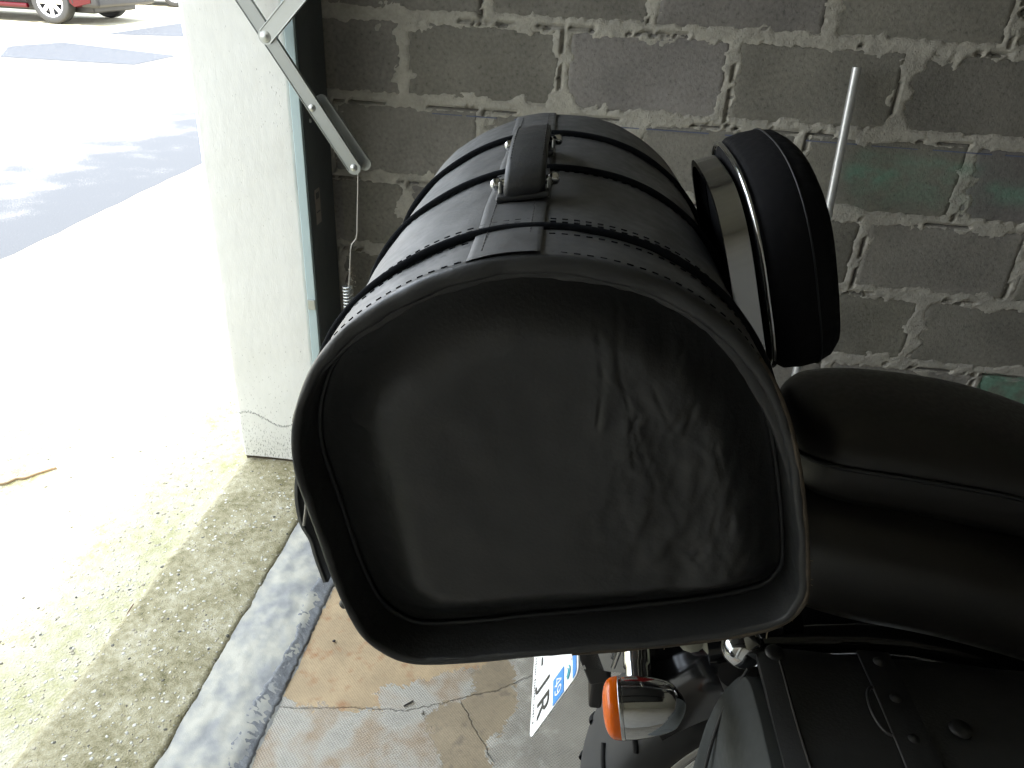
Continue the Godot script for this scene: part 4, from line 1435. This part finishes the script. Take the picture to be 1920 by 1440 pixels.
func build_roll_bag():
	bag_ring = smooth(BAG, 8, true)
	var n := bag_ring.size()
	for q in n:
		var t: Vector2 = (bag_ring[(q + 2) % n] - bag_ring[(q - 2 + n) % n]).normalized()
		bag_out.append(Vector2(-t.y, t.x))
	var off := Vector3(0.02, 0.84, 0)
	var t := thing("roll_bag", "large black leather roll bag with carry handle strapped on the motorcycle rack", "bag", BIKE + bike_basis * off)
	t.basis = bike_basis
	var o := -off
	var nz := FastNoiseLite.new(); nz.seed = 21; nz.frequency = 1.0; nz.fractal_octaves = 3
	# body
	var m := Mb.new()
	var rows := []
	var zs := []
	for k in 61: zs.append(lerpf(BAG_Z, -BAG_Z, k / 60.0))
	for z in zs:
		var row := []
		for q in n:
			var p: Vector2 = bag_ring[q]
			var sag := 0.0025 * nz.get_noise_3d(p.x * 9.0, p.y * 9.0, z * 6.0) - 0.003 * sin((BAG_Z - z) / (2 * BAG_Z) * PI) * 0.6
			row.append(Vector3(p.x + bag_out[q].x * sag, p.y + bag_out[q].y * sag, z))
		rows.append(row)
	m.grid(rows, true)
	obj("bag_body", m, M.leather_body, t, o)
	# far end
	m = Mb.new()
	m.grid([ring_at(0.0, -BAG_Z), ring_at(0.012, -BAG_Z), ring_at(0.016, -BAG_Z + 0.02), ring_at(0.07, -BAG_Z + 0.008)], true)
	m.fan(ring_at(0.07, -BAG_Z + 0.008), Vector3(0.01, 1.02, -BAG_Z + 0.006))
	obj("far_end_panel", m, M.leather, t, o)
	# flange of the near end: folded lip, wavy, with a raw outer edge
	m = Mb.new()
	rows = []
	for lev in [[0.001, -0.012, 0], [-0.0015, 0.001, 0], [0.0, 0.005, 0], [0.004, 0.0065, 1], [0.009, 0.0055, 1], [0.0125, 0.0005, 1], [0.0135, -0.012, 0.5], [0.0155, -0.03, 0], [0.019, -0.04, 0]]:
		var row := []
		for q in n:
			var p: Vector2 = bag_ring[q]
			var w: float = nz.get_noise_2d(p.x * 16.0, p.y * 16.0) * 0.0022 * lev[2]
			var thin := 0.5 + 0.45 * smoothstep(0.3, 0.95, bag_out[q].y)
			var d: float = lev[0] * thin + nz.get_noise_2d(p.x * 22.0 + 7.0, p.y * 22.0) * 0.0012 * lev[2]
			row.append(Vector3(p.x - bag_out[q].x * d, p.y - bag_out[q].y * d, BAG_Z + (lev[1] * thin if lev[1] > 0.0 else lev[1]) + w))
		rows.append(row)
	m.grid(rows, true)
	obj("end_flange", m, M.leather_dusty, t, o)
	m = Mb.new()
	var raw := []
	for q in range(112, 205):
		var p: Vector2 = bag_ring[q]
		raw.append(Vector3(p.x + bag_out[q].x * 0.0002, p.y + bag_out[q].y * 0.0002, BAG_Z + 0.0015 + 0.001 * nz.get_noise_2d(p.x * 30.0, p.y * 30.0)))
	m.tube(raw, 0.0021, 6)
	obj("raw_edge", m, M.raw_edge, t, o)
	# the turned-in hem of the end sheet shows as a wavy lip under the top of the flange
	m = Mb.new()
	rows = []
	for q in range(14, 150):
		var p: Vector2 = bag_ring[q]
		var d := 0.0135 + 0.0022 * nz.get_noise_2d(p.x * 14.0, 3.0) + 0.0012 * nz.get_noise_2d(p.x * 50.0, 8.0)
		var fade := smoothstep(14.0, 45.0, float(q)) * smoothstep(149.0, 118.0, float(q))
		d = lerpf(0.004, d, fade)
		var z := BAG_Z - 0.006 * (1.0 - fade) + 0.0022 + 0.0022 * nz.get_noise_2d(p.x * 18.0, 31.0)
		var c: Vector2 = p - bag_out[q] * (d - 0.006)
		var e: Vector2 = p - bag_out[q] * d
		rows.append([Vector3(c.x, c.y, z - 0.002), Vector3(c.x, c.y, z), Vector3(e.x, e.y, z - 0.001), Vector3(e.x - bag_out[q].x * 0.0012, e.y - bag_out[q].y * 0.0012, z - 0.0035), Vector3(e.x, e.y, z - 0.006)])
	m.grid(rows)
	obj("hem", m, M.leather_dusty, t, o)
	end_panel(t, o, nz)
	# welts: ribs sewn round the body
	for a in [0.0578, 0.233, 0.389]:
		m = Mb.new()
		var pth := []
		for q in n:
			var p: Vector2 = bag_ring[q]
			pth.append(Vector3(p.x + bag_out[q].x * 0.001, p.y + bag_out[q].y * 0.001, BAG_Z - a + 0.0025 * nz.get_noise_2d(p.x * 5.0, a * 50.0)))
		m.tube(pth, 0.0034, 8, false, true)
		obj("welt", m, M.welt, t, o)
	# stitching: short threads along flange and welts
	m = Mb.new()
	for a in [0.007, 0.045, 0.072, 0.079, 0.222, 0.378]:
		var step := 2
		for q in range(0, n, step):
			if q > 160 and q < 230: continue
			var p: Vector2 = bag_ring[q]
			var p2: Vector2 = bag_ring[(q + 1) % n]
			var h := 0.0006
			m.tube([Vector3(p.x + bag_out[q].x * h, p.y + bag_out[q].y * h, BAG_Z - a), Vector3(p2.x + bag_out[q].x * h, p2.y + bag_out[q].y * h, BAG_Z - a)], 0.0005, 4)
	var st := obj("stitching", m, M.welt, t, o)
	st.set_meta("kind", "stuff")
	# panel along the top under the handle: a second layer of leather
	m = Mb.new()
	var band := []
	for q in n:
		var p: Vector2 = bag_ring[q]
		if p.y > 1.15 and p.x > -0.058 and p.x < -0.004: band.append(q)
	for side in 1:
		rows = []
		for z in zs:
			var row := []
			var sag: float = -0.003 * sin((BAG_Z - z) / (2 * BAG_Z) * PI) * 0.6
			for k in band.size():
				var q: int = band[k]
				var p: Vector2 = bag_ring[q]
				var h := 0.0022 + sag + 0.0025 * nz.get_noise_3d(p.x * 9.0, p.y * 9.0, z * 6.0)
				if k == 0 or k == band.size() - 1: h -= 0.002
				row.append(Vector3(p.x + bag_out[q].x * h, p.y + bag_out[q].y * h, z))
			# square shoulders
			row.insert(1, row[0] + Vector3(bag_out[band[0]].x, bag_out[band[0]].y, 0) * 0.0018)
			row.insert(row.size() - 1, row[-1] + Vector3(bag_out[band[-1]].x, bag_out[band[-1]].y, 0) * 0.0018)
			rows.append(row)
		m.grid(rows)
	obj("top_panel", m, M.leather_body, t, o)
	m = Mb.new()
	for x in [0, 1]:
		var q: int = band[2] if x == 0 else band[band.size() - 3]
		var p: Vector2 = bag_ring[q]
		for k in 70:
			var z := BAG_Z - 0.014 - k * 0.0069
			m.tube([Vector3(p.x + bag_out[q].x * 0.0024, p.y + bag_out[q].y * 0.0024, z), Vector3(p.x + bag_out[q].x * 0.0024, p.y + bag_out[q].y * 0.0024, z - 0.004)], 0.0004, 4)
	obj("panel_stitching", m, M.thread, t, o).set_meta("kind", "stuff")
	carry_handle(t, o)
	# closing straps down the rear side, with buckles
	closing_strap(t, o, 0.075, 0.03)
	closing_strap(t, o, 0.40, 0.03)
	# slack tongue of the front strap and its keeper, standing off the rear side
	m = Mb.new()
	var tg := []
	for p in smooth([bike_z(574, 838, 0.215), bike_z(569, 870, 0.215), bike_z(566, 905, 0.215), bike_z(569, 940, 0.215), bike_z(577, 970, 0.215), bike_z(592, 996, 0.215), bike_z(602, 1030, 0.215), bike_z(618, 1074, 0.215)], 5): tg.append(p)
	var slab := []
	for q in tg.size():
		var d: Vector3 = (tg[min(q + 1, tg.size() - 1)] - tg[max(q - 1, 0)]).normalized()
		var nn := Vector3(d.y, -d.x, 0)
		slab.append([tg[q] + nn * 0.0025 + Vector3(0, 0, 0.012), tg[q] - nn * 0.0025 + Vector3(0, 0, 0.012), tg[q] - nn * 0.0025 - Vector3(0, 0, 0.012), tg[q] + nn * 0.0025 - Vector3(0, 0, 0.012)])
	m.grid(slab, true)
	m.quad(slab[-1][0], slab[-1][1], slab[-1][2], slab[-1][3])
	obj("strap_end", m, M.leather, t, o)
	m = Mb.new()
	m.tube(smooth([bike_z(572, 850, 0.232), bike_z(576, 900, 0.232), bike_z(574, 950, 0.232), bike_z(570, 985, 0.232)], 4), 0.0013, 5)
	obj("buckle_wire", m, M.wire, t, o)
	# rubber foot of the bag's base
	m = Mb.new()
	m.tube([bike_z(690, 1095, 0.19), bike_z(650, 1128, 0.19), bike_z(643, 1134, 0.19)], [0.006, 0.006, 0.0045], 12)
	obj("strap_toggle", m, M.black_plastic, t, o)
	# loose threads at the lower front corner
	m = Mb.new()
	for k in 34:
		var q := int(rng.randf_range(150, 205))
		var p: Vector2 = bag_ring[q]
		var a := Vector3(p.x, p.y, BAG_Z - 0.001)
		var d := Vector3(bag_out[q].x, bag_out[q].y, 0.3) * rng.randf_range(0.002, 0.005)
		m.tube([a, a + d + Vector3(rng.randf_range(-0.002, 0.002), rng.randf_range(-0.003, 0.001), 0)], 0.0003, 3, false)
	m.tube([Vector3(0.195, 0.908, BAG_Z), Vector3(0.1955, 0.902, BAG_Z + 0.002), Vector3(0.1965, 0.894, BAG_Z + 0.001)], 0.0005, 4)
	obj("loose_thread", m, mat(Color(0.25, 0.2, 0.14), 0.9), t, o).set_meta("kind", "stuff")

func end_panel(t: Node3D, o: Vector3, nz: FastNoiseLite):
	# a padded sheet set back inside the flange; creased on the side of the seat
	var n := bag_ring.size()
	var creases := []
	for c in [[[1146, 540], [1160, 590], [1156, 640], [1160, 690], [1182, 772], [1196, 822], [1228, 905]], [[1222, 715], [1246, 770], [1262, 796]], [[1300, 752], [1288, 790], [1283, 802], [1312, 812], [1335, 838]], [[1338, 830], [1352, 880], [1372, 925], [1366, 980]], [[1195, 770], [1180, 800], [1188, 860]], [[1265, 690], [1300, 640], [1310, 600]], [[1120, 600], [1130, 700], [1120, 790]], [[1300, 1040], [1330, 1000], [1345, 940]]]:
		var pl := PackedVector2Array()
		for p in c:
			var w := bike_z(p[0], p[1], BAG_Z - 0.02)
			pl.append(Vector2(w.x, w.y))
		creases.append(pl)
	var mid := Vector2(0.012, 1.02)
	var m := Mb.new()
	var rows := []
	var R := 84
	for r in R:
		var f := r / float(R)
		var row := []
		for q in n:
			var rim: Vector2 = bag_ring[q] - bag_out[q] * (0.0105 + 0.008 * smoothstep(0.3, 0.95, bag_out[q].y))
			var p: Vector2 = rim.lerp(mid, f)
			var d := (p - rim).length()
			# the pad rises from the seam in a soft shoulder, softer and wider on the side of the doorway
			var wid := 0.045 + 0.03 * smoothstep(0.05, -0.12, p.x)
			var z := BAG_Z - 0.040 + 0.027 * smoothstep(0.0, 1.0, clampf(d / wid, 0, 1))
			z += 0.004 * nz.get_noise_2d(p.x * 7.0, p.y * 7.0) * clampf(d / 0.05, 0, 1)
			var side := smoothstep(0.02, 0.1, p.x)
			if side > 0.0:
				z += side * 0.0035 * nz.get_noise_2d(p.x * 26.0 + 3.0, p.y * 15.0) * clampf(d / 0.03, 0, 1)
				var cc := 0.0
				for c in creases:
					var sd := seg_dist(p, c)
					if sd < 0.02: cc += (-0.0016 * exp(-pow(sd / 0.0012, 2.0)) + 0.0009 * exp(-pow((sd - 0.004) / 0.004, 2.0))) * (0.6 + nz.get_noise_2d(p.x * 60.0, p.y * 60.0))
				z += cc * clampf(d / 0.02, 0, 1)
			row.append(Vector3(p.x, p.y, z))
		rows.append(row)
	m.grid(rows, true)
	m.fan(rows[-1], Vector3(mid.x, mid.y, rows[-1][0].z))
	obj("end_panel", m, M.leather_dusty, t, o)
	m = Mb.new()
	var pth := []
	for q in n:
		var p: Vector2 = bag_ring[q] - bag_out[q] * (0.0098 + 0.008 * smoothstep(0.3, 0.95, bag_out[q].y))
		pth.append(Vector3(p.x, p.y, BAG_Z - 0.036))
	m.tube(pth, 0.0026, 6, false, true)
	obj("end_piping", m, M.piping, t, o)

func carry_handle(t: Node3D, o: Vector3):
	var h := Node3D.new(); h.name = "handle"; h.position = o
	t.add_child(h, true)
	var xc := -0.0255
	var base := 1.203
	# saddle patches and pins at both ends
	for z in [BAG_Z - 0.142, BAG_Z - 0.288]:
		var m := Mb.new()
		m.box(Transform3D(Basis(Vector3.BACK, 0.2), Vector3(xc - 0.001, base + 0.003, z)), Vector3(0.042, 0.005, 0.034), 0.002)
		obj("patch", m, M.leather, h)
		m = Mb.new()
		m.tube([Vector3(xc - 0.024, base + 0.0075, z), Vector3(xc + 0.022, base + 0.015, z)], 0.0035, 10)
		var pin := obj("pin", m, M.chrome, h)
		for s in [-1, 1]:
			m = Mb.new()
			var c := Vector3(xc + s * 0.0225, base + 0.0115 + s * 0.004, z)
			m.lathe([Vector2(0, 0.005), Vector2(0.003, 0.0042), Vector2(0.0048, 0.002), Vector2(0.005, -0.002), Vector2(0.003, -0.004), Vector2(0, -0.0045)], Transform3D(Basis(Vector3.BACK, PI / 2 + 0.15), c), 14)
			obj("knob", m, M.chrome, pin)
			m = Mb.new()
			m.box(Transform3D(Basis(), Vector3(xc + s * 0.019, base + 0.006 + s * 0.003, z)), Vector3(0.003, 0.016, 0.012), 0.001)
			obj("lug", m, M.zinc, pin)
	# strap: loop over the pins, arched between them
	var mid := smooth([Vector3(xc, base + 0.003, BAG_Z - 0.156), Vector3(xc, base + 0.003, BAG_Z - 0.140), Vector3(xc, base + 0.007, BAG_Z - 0.1315), Vector3(xc, base + 0.014, BAG_Z - 0.1315), Vector3(xc, base + 0.021, BAG_Z - 0.140), Vector3(xc, base + 0.027, BAG_Z - 0.165), Vector3(xc, base + 0.030, BAG_Z - 0.20), Vector3(xc, base + 0.029, BAG_Z - 0.24), Vector3(xc, base + 0.023, BAG_Z - 0.275), Vector3(xc, base + 0.015, BAG_Z - 0.295), Vector3(xc, base + 0.006, BAG_Z - 0.298)], 5)
	var m := Mb.new()
	var rows := []
	for k in mid.size():
		var a: Vector3 = mid[max(k - 1, 0)]
		var b: Vector3 = mid[min(k + 1, mid.size() - 1)]
		var tn := (b - a).normalized()
		var nr := Vector3.RIGHT.cross(tn).normalized()
		var row := []
		for e in [[-0.016, 0.0], [-0.0155, 0.0042], [-0.0115, 0.0056], [0.0, 0.0062], [0.0115, 0.0056], [0.0155, 0.0042], [0.016, 0.0], [0.015, -0.002], [-0.015, -0.002]]:
			row.append(mid[k] + Vector3(e[0], e[0] * 0.18, 0) + nr * e[1])
		rows.append(row)
	m.grid(rows, true)
	m.fan(rows[0], mid[0]); m.fan(rows[-1], mid[-1])
	var s := obj("strap", m, M.leather_dusty, h)
	m = Mb.new()
	for e in [-0.0125, 0.0125]:
		for k in range(22, 46):
			var p: Vector3 = mid[k] + Vector3(e, e * 0.18 + 0.0058, 0)
			m.tube([p, p + Vector3(0, 0, -0.0032)], 0.0005, 4)
	obj("strap_stitching", m, M.thread, s).set_meta("kind", "stuff")

func closing_strap(t: Node3D, o: Vector3, a: float, width: float):
	# follows the rear side of the bag from the lid's edge to below, standing a little proud
	var s := Node3D.new(); s.name = "closing_strap"; s.position = o
	t.add_child(s, true)
	var n := bag_ring.size()
	var rows := []
	for k in 60:
		var q := (20 - k + n) % n
		var p: Vector2 = bag_ring[q]
		var h := 0.004 + 0.006 * smoothstep(14.0, 22.0, float(k)) - 0.004 * smoothstep(34.0, 44.0, float(k))
		var row := []
		for e in [[-0.5, 0.0], [-0.5, 1.0], [0.5, 1.0], [0.5, 0.0]]:
			var hh: float = h - 0.0035 + 0.0035 * e[1]
			row.append(Vector3(p.x + bag_out[q].x * hh, p.y + bag_out[q].y * hh, BAG_Z - a + e[0] * width))
		rows.append(row)
	var m := Mb.new()
	for c in 4:
		var strip := []
		for r in rows: strip.append([r[c], r[(c + 1) % 4]])
		m.grid(strip)
	m.quad(rows[0][0], rows[0][1], rows[0][2], rows[0][3]); m.quad(rows[-1][0], rows[-1][1], rows[-1][2], rows[-1][3])
	obj("strap_tongue", m, M.leather, s)
	m = Mb.new()
	var q := (20 - 30 + n) % n
	var p: Vector2 = bag_ring[q] + bag_out[q] * 0.013
	var tv: Vector2 = (bag_ring[(q + 3) % n] - bag_ring[(q - 3 + n) % n]).normalized()
	var loop := []
	for c in [[-0.016, -0.5], [-0.016, 0.5], [0.016, 0.5], [0.016, -0.5]]:
		loop.append(Vector3(p.x + tv.x * c[0], p.y + tv.y * c[0], BAG_Z - a + c[1] * (width + 0.012)))
	m.tube(smooth(loop, 4, true), 0.0022, 8, false, true)
	obj("buckle", m, M.zinc, s)
	m = Mb.new()
	m.tube([loop[0].lerp(loop[1], 0.5), loop[2].lerp(loop[3], 0.5) + Vector3(bag_out[q].x, bag_out[q].y, 0) * 0.004 + Vector3(tv.x, tv.y, 0) * 0.006], 0.0016, 6)
	obj("buckle_tongue", m, M.zinc, s)

# ---------------------------------------------------------------- parked cars
func car(label: String, paint: Material, near_wheel: Vector3, width := 1.78):
	# parked across the road's far edge, its end towards the road. Own axes: x towards the road, side at +z faces the garage
	var t := thing("parked_car", label, "car", Vector3(near_wheel.x - 1.35, 0.0, near_wheel.z - width / 2), "cars parked across the road")
	var L := 2.15
	var wx := 1.35                       # wheel axes at +-1.35
	var body := PackedVector2Array()
	body.append(Vector2(-L, 0.38)); body.append(Vector2(-1.80, 0.26))
	for a in [-wx, wx]:
		for s in 13:
			var g := PI - PI * s / 12
			body.append(Vector2(a + cos(g) * 0.40, max(0.24, 0.33 + sin(g) * 0.40)))
	for p in [[1.82, 0.27], [L - 0.03, 0.34], [L, 0.62], [L - 0.05, 0.92], [L - 0.35, 1.02], [-L + 0.7, 1.02], [-L + 0.1, 0.95], [-L, 0.7]]:
		body.append(Vector2(p[0], p[1]))
	var m := Mb.new()
	var hw := width / 2
	# lofted across: the sides round inwards at the ends
	var sl := [[-hw, 0.975], [-hw + 0.05, 0.995], [-hw + 0.16, 1.0], [hw - 0.16, 1.0], [hw - 0.05, 0.995], [hw, 0.975]]
	var rows := []
	for s in sl:
		var row := []
		for p in body: row.append(Vector3(p.x * s[1], 0.6 + (p.y - 0.6) * s[1], s[0]))
		rows.append(row)
	m.grid(rows, true)
	var tr := Geometry2D.triangulate_polygon(body)
	for e in [0, 5]:
		for q in range(0, tr.size(), 3): m.tri(rows[e][tr[q]], rows[e][tr[q + 1]], rows[e][tr[q + 2]])
	obj("body", m, paint, t)
	# cabin
	var cab := PackedVector2Array([Vector2(-1.15, 1.0), Vector2(-0.55, 1.52), Vector2(0.1, 1.60), Vector2(1.35, 1.55), Vector2(1.82, 1.0)])
	m = Mb.new()
	rows = []
	for s in [[-hw + 0.06, -0.05], [-hw + 0.24, 0.0], [hw - 0.24, 0.0], [hw - 0.06, -0.05]]:
		var row := []
		for p in cab: row.append(Vector3(p.x, p.y + (s[1] if p.y > 1.1 else 0.0), (s[0] * (0.86 if p.y > 1.1 else 1.0))))
		rows.append(row)
	m.grid(rows, true)
	tr = Geometry2D.triangulate_polygon(cab)
	for e in [0, 3]:
		for q in range(0, tr.size(), 3): m.tri(rows[e][tr[q]], rows[e][tr[q + 1]], rows[e][tr[q + 2]])
	obj("roof", m, paint, t)
	var glass := mat(Color(0.02, 0.023, 0.026), 0.05)
	for s in [-1, 1]:
		for w in [[-0.92, -0.5, 0.12, 0.12], [0.2, 0.2, 0.92, 0.92], [1.0, 1.0, 1.3, 1.62]]:
			m = Mb.new()
			var z0: float = s * (hw - 0.055)
			var z1: float = s * (hw - 0.06) * 0.885
			m.quad(Vector3(w[0], 1.06, z0), Vector3(w[3], 1.06, z0), Vector3(w[2], 1.44, z1), Vector3(w[1], 1.44, z1))
			obj("side_window", m, glass, t)
	m = Mb.new()
	m.quad(Vector3(1.82, 1.05, -hw + 0.16), Vector3(1.82, 1.05, hw - 0.16), Vector3(1.46, 1.47, hw - 0.28), Vector3(1.46, 1.47, -hw + 0.28))
	obj("rear_window", m, glass, t)
	m = Mb.new()
	m.quad(Vector3(-1.13, 1.05, -hw + 0.16), Vector3(-1.13, 1.05, hw - 0.16), Vector3(-0.62, 1.49, hw - 0.28), Vector3(-0.62, 1.49, -hw + 0.28))
	obj("windscreen", m, glass, t)
	m = Mb.new()
	m.box(Transform3D(Basis(), Vector3(0, 0.27, 0)), Vector3(3.9, 0.2, width - 0.5), 0.03)
	obj("underbody", m, M.black_plastic, t)
	# dark cladding: bumper, sills, arches
	m = Mb.new()
	m.box(Transform3D(Basis(), Vector3(L - 0.12, 0.42, 0)), Vector3(0.34, 0.30, width - 0.02), 0.06)
	obj("bumper", m, M.black_plastic, t)
	m = Mb.new()
	m.box(Transform3D(Basis(), Vector3(-L + 0.12, 0.42, 0)), Vector3(0.34, 0.30, width - 0.02), 0.06)
	obj("bumper", m, M.black_plastic, t)
	for s in [-1, 1]:
		m = Mb.new()
		m.box(Transform3D(Basis(), Vector3(0, 0.255, s * (hw - 0.045))), Vector3(1.86, 0.07, 0.08), 0.02)
		obj("side_sill", m, paint, t)
		for a in [-wx, wx]:
			m = Mb.new()
			var arc := []
			for q in 17:
				var g := PI * q / 16
				arc.append(Vector3(a + cos(g) * 0.41, 0.33 + sin(g) * 0.41, s * (hw - 0.008)))
			m.tube(arc, 0.016, 6, true, false, 0.6)
			obj("arch_trim", m, M.black_plastic, t)
			car_wheel(t, Vector3(a, 0.33, s * (hw - 0.11)), s)
		m = Mb.new()
		m.box(Transform3D(Basis(), Vector3(L - 0.06, 0.82, s * (hw - 0.24))), Vector3(0.10, 0.16, 0.26), 0.03)
		obj("rear_lamp", m, mat(Color(0.3, 0.015, 0.012), 0.15), t)
		m = Mb.new()
		m.box(Transform3D(Basis(), Vector3(-L + 0.08, 0.76, s * (hw - 0.2))), Vector3(0.12, 0.14, 0.3), 0.03)
		obj("headlight", m, mat(Color(0.6, 0.6, 0.6), 0.1), t)

func car_wheel(t: Node3D, at: Vector3, s: int):
	var w := Node3D.new(); w.name = "wheel"; w.position = at
	t.add_child(w, true)
	var xf := Transform3D(Basis(Vector3.RIGHT, PI / 2 * s), Vector3.ZERO)
	var m := Mb.new()
	m.lathe(smooth([Vector2(0.225, 0.10), Vector2(0.25, 0.112), Vector2(0.30, 0.108), Vector2(0.325, 0.085), Vector2(0.33, 0.0), Vector2(0.325, -0.085), Vector2(0.30, -0.108), Vector2(0.225, -0.1)], 3), xf, 40)
	obj("tyre", m, M.rubber, w)
	m = Mb.new()
	m.lathe([Vector2(0.228, 0.1), Vector2(0.222, 0.1), Vector2(0.21, 0.07), Vector2(0.2, -0.05), Vector2(0.0, -0.05)], xf, 36)
	obj("rim", m, mat(Color(0.1, 0.1, 0.105), 0.4, 0.8), w)
	var silver := mat(Color(0.75, 0.76, 0.78), 0.25, 0.7)
	m = Mb.new()
	m.lathe([Vector2(0.0, 0.095), Vector2(0.045, 0.093), Vector2(0.06, 0.08), Vector2(0.06, 0.0)], xf, 24)
	m.lathe([Vector2(0.226, 0.102), Vector2(0.205, 0.098), Vector2(0.2, 0.08)], xf, 36)
	obj("hub", m, silver, w)
	for k in 8:
		m = Mb.new()
		var g := TAU * k / 8
		m.box(Transform3D(Basis(Vector3.BACK, g), Vector3(cos(g) * 0.13, sin(g) * 0.13, s * 0.085)), Vector3(0.17, 0.062, 0.022), 0.008)
		obj("spoke", m, silver, w)

func build_cars():
	var w := on_y(101, 45, 0.0)
	car("dark red car with silver alloy wheels parked beyond the road", coat(Color(0.05, 0.001, 0.004)), Vector3(w.x, 0, w.z))
	w = on_y(330, 14, 0.0)
	car("pale silver car parked next to the dark red one", coat(Color(0.55, 0.56, 0.57)), Vector3(w.x, 0, w.z))

func coat(c: Color) -> StandardMaterial3D:
	var m := mat(c, 0.45)
	m.metallic_specular = 0.2
	m.clearcoat_enabled = true; m.clearcoat = 0.5; m.clearcoat_roughness = 0.05
	return m

# ---------------------------------------------------------------- small things on the ground
func build_litter():
	# crumbs of leaf and grit on the apron
	var m := Mb.new()
	for k in 70:
		var p := Vector3(rng.randf_range(-2.6, -1.0), 0.0095, rng.randf_range(-2.6, 1.3))
		var r := rng.randf_range(0.0015, 0.005)
		var g := rng.randf() * TAU
		var a := Vector3(cos(g), 0, sin(g))
		var b := Vector3(-sin(g), 0, cos(g)) * rng.randf_range(0.3, 0.6)
		var lift := Vector3(0, rng.randf_range(0.001, 0.004), 0)
		m.quad(p - a * r, p - b * r + lift, p + a * r, p + b * r + lift * 0.4)
	var o := obj("leaf_litter", m, mat(Color(0.09, 0.075, 0.05), 0.9))
	tag(o, "scattered dark leaf crumbs on the pale apron", "litter"); o.set_meta("kind", "stuff")
	twig([[-4, 908], [12, 906], [30, 898], [48, 896], [70, 888], [92, 881], [106, 877]], 0.0035, Color(0.28, 0.2, 0.12), "pale dry twig lying on the yellowish apron", 0.011)
	twig([[251, 1133], [240, 1150], [233, 1170], [222, 1192]], 0.0022, Color(0.11, 0.05, 0.035), "thin reddish twig lying along the mossy sill", 0.012)
	twig([[757, 1324], [766, 1319], [775, 1314]], 0.0018, Color(0.05, 0.045, 0.04), "short dark splinter on the stained garage floor", 0.004)
	for p in [[792, 1337, 0.004, "tiny pale pebble by the crack in the garage floor"], [626, 1203, 0.0035, "tiny dark grit lump on the rusty stained floor"], [207, 1150, 0.0, ""]]:
		if p[2] <= 0.0: continue
		var w := on_y(p[0], p[1], 0.004)
		var s := Mb.new()
		var nz := FastNoiseLite.new(); nz.seed = int(p[0]); nz.frequency = 0.9
		var rows := []
		for r in 7:
			var row := []
			for c in 10:
				var g := TAU * c / 10
				var e := -PI / 2 + PI * r / 6
				var d := Vector3(cos(g) * cos(e), sin(e) * 0.7, sin(g) * cos(e))
				row.append(d * p[2] * (1.0 + 0.35 * nz.get_noise_3dv(d * 2.0)))
			rows.append(row)
		s.grid(rows, true)
		var pe := obj("pebble", s, mat(Color(0.34, 0.32, 0.28) if p[2] > 0.0038 else Color(0.06, 0.05, 0.05), 0.9), self, w + Vector3(0, p[2] * 0.6, 0))
		tag(pe, p[3], "pebble")

func twig(px: Array, r: float, c: Color, label: String, y: float):
	var pts := []
	for p in px: pts.append(on_y(p[0], p[1], y + r * 0.5))
	var a: Vector3 = pts[0]
	var local := []
	for p in pts: local.append(p - a)
	var m := Mb.new()
	m.tube(smooth(local, 4), r, 7)
	var o := obj("twig", m, mat(c, 0.9), self, a)
	tag(o, label, "twig")
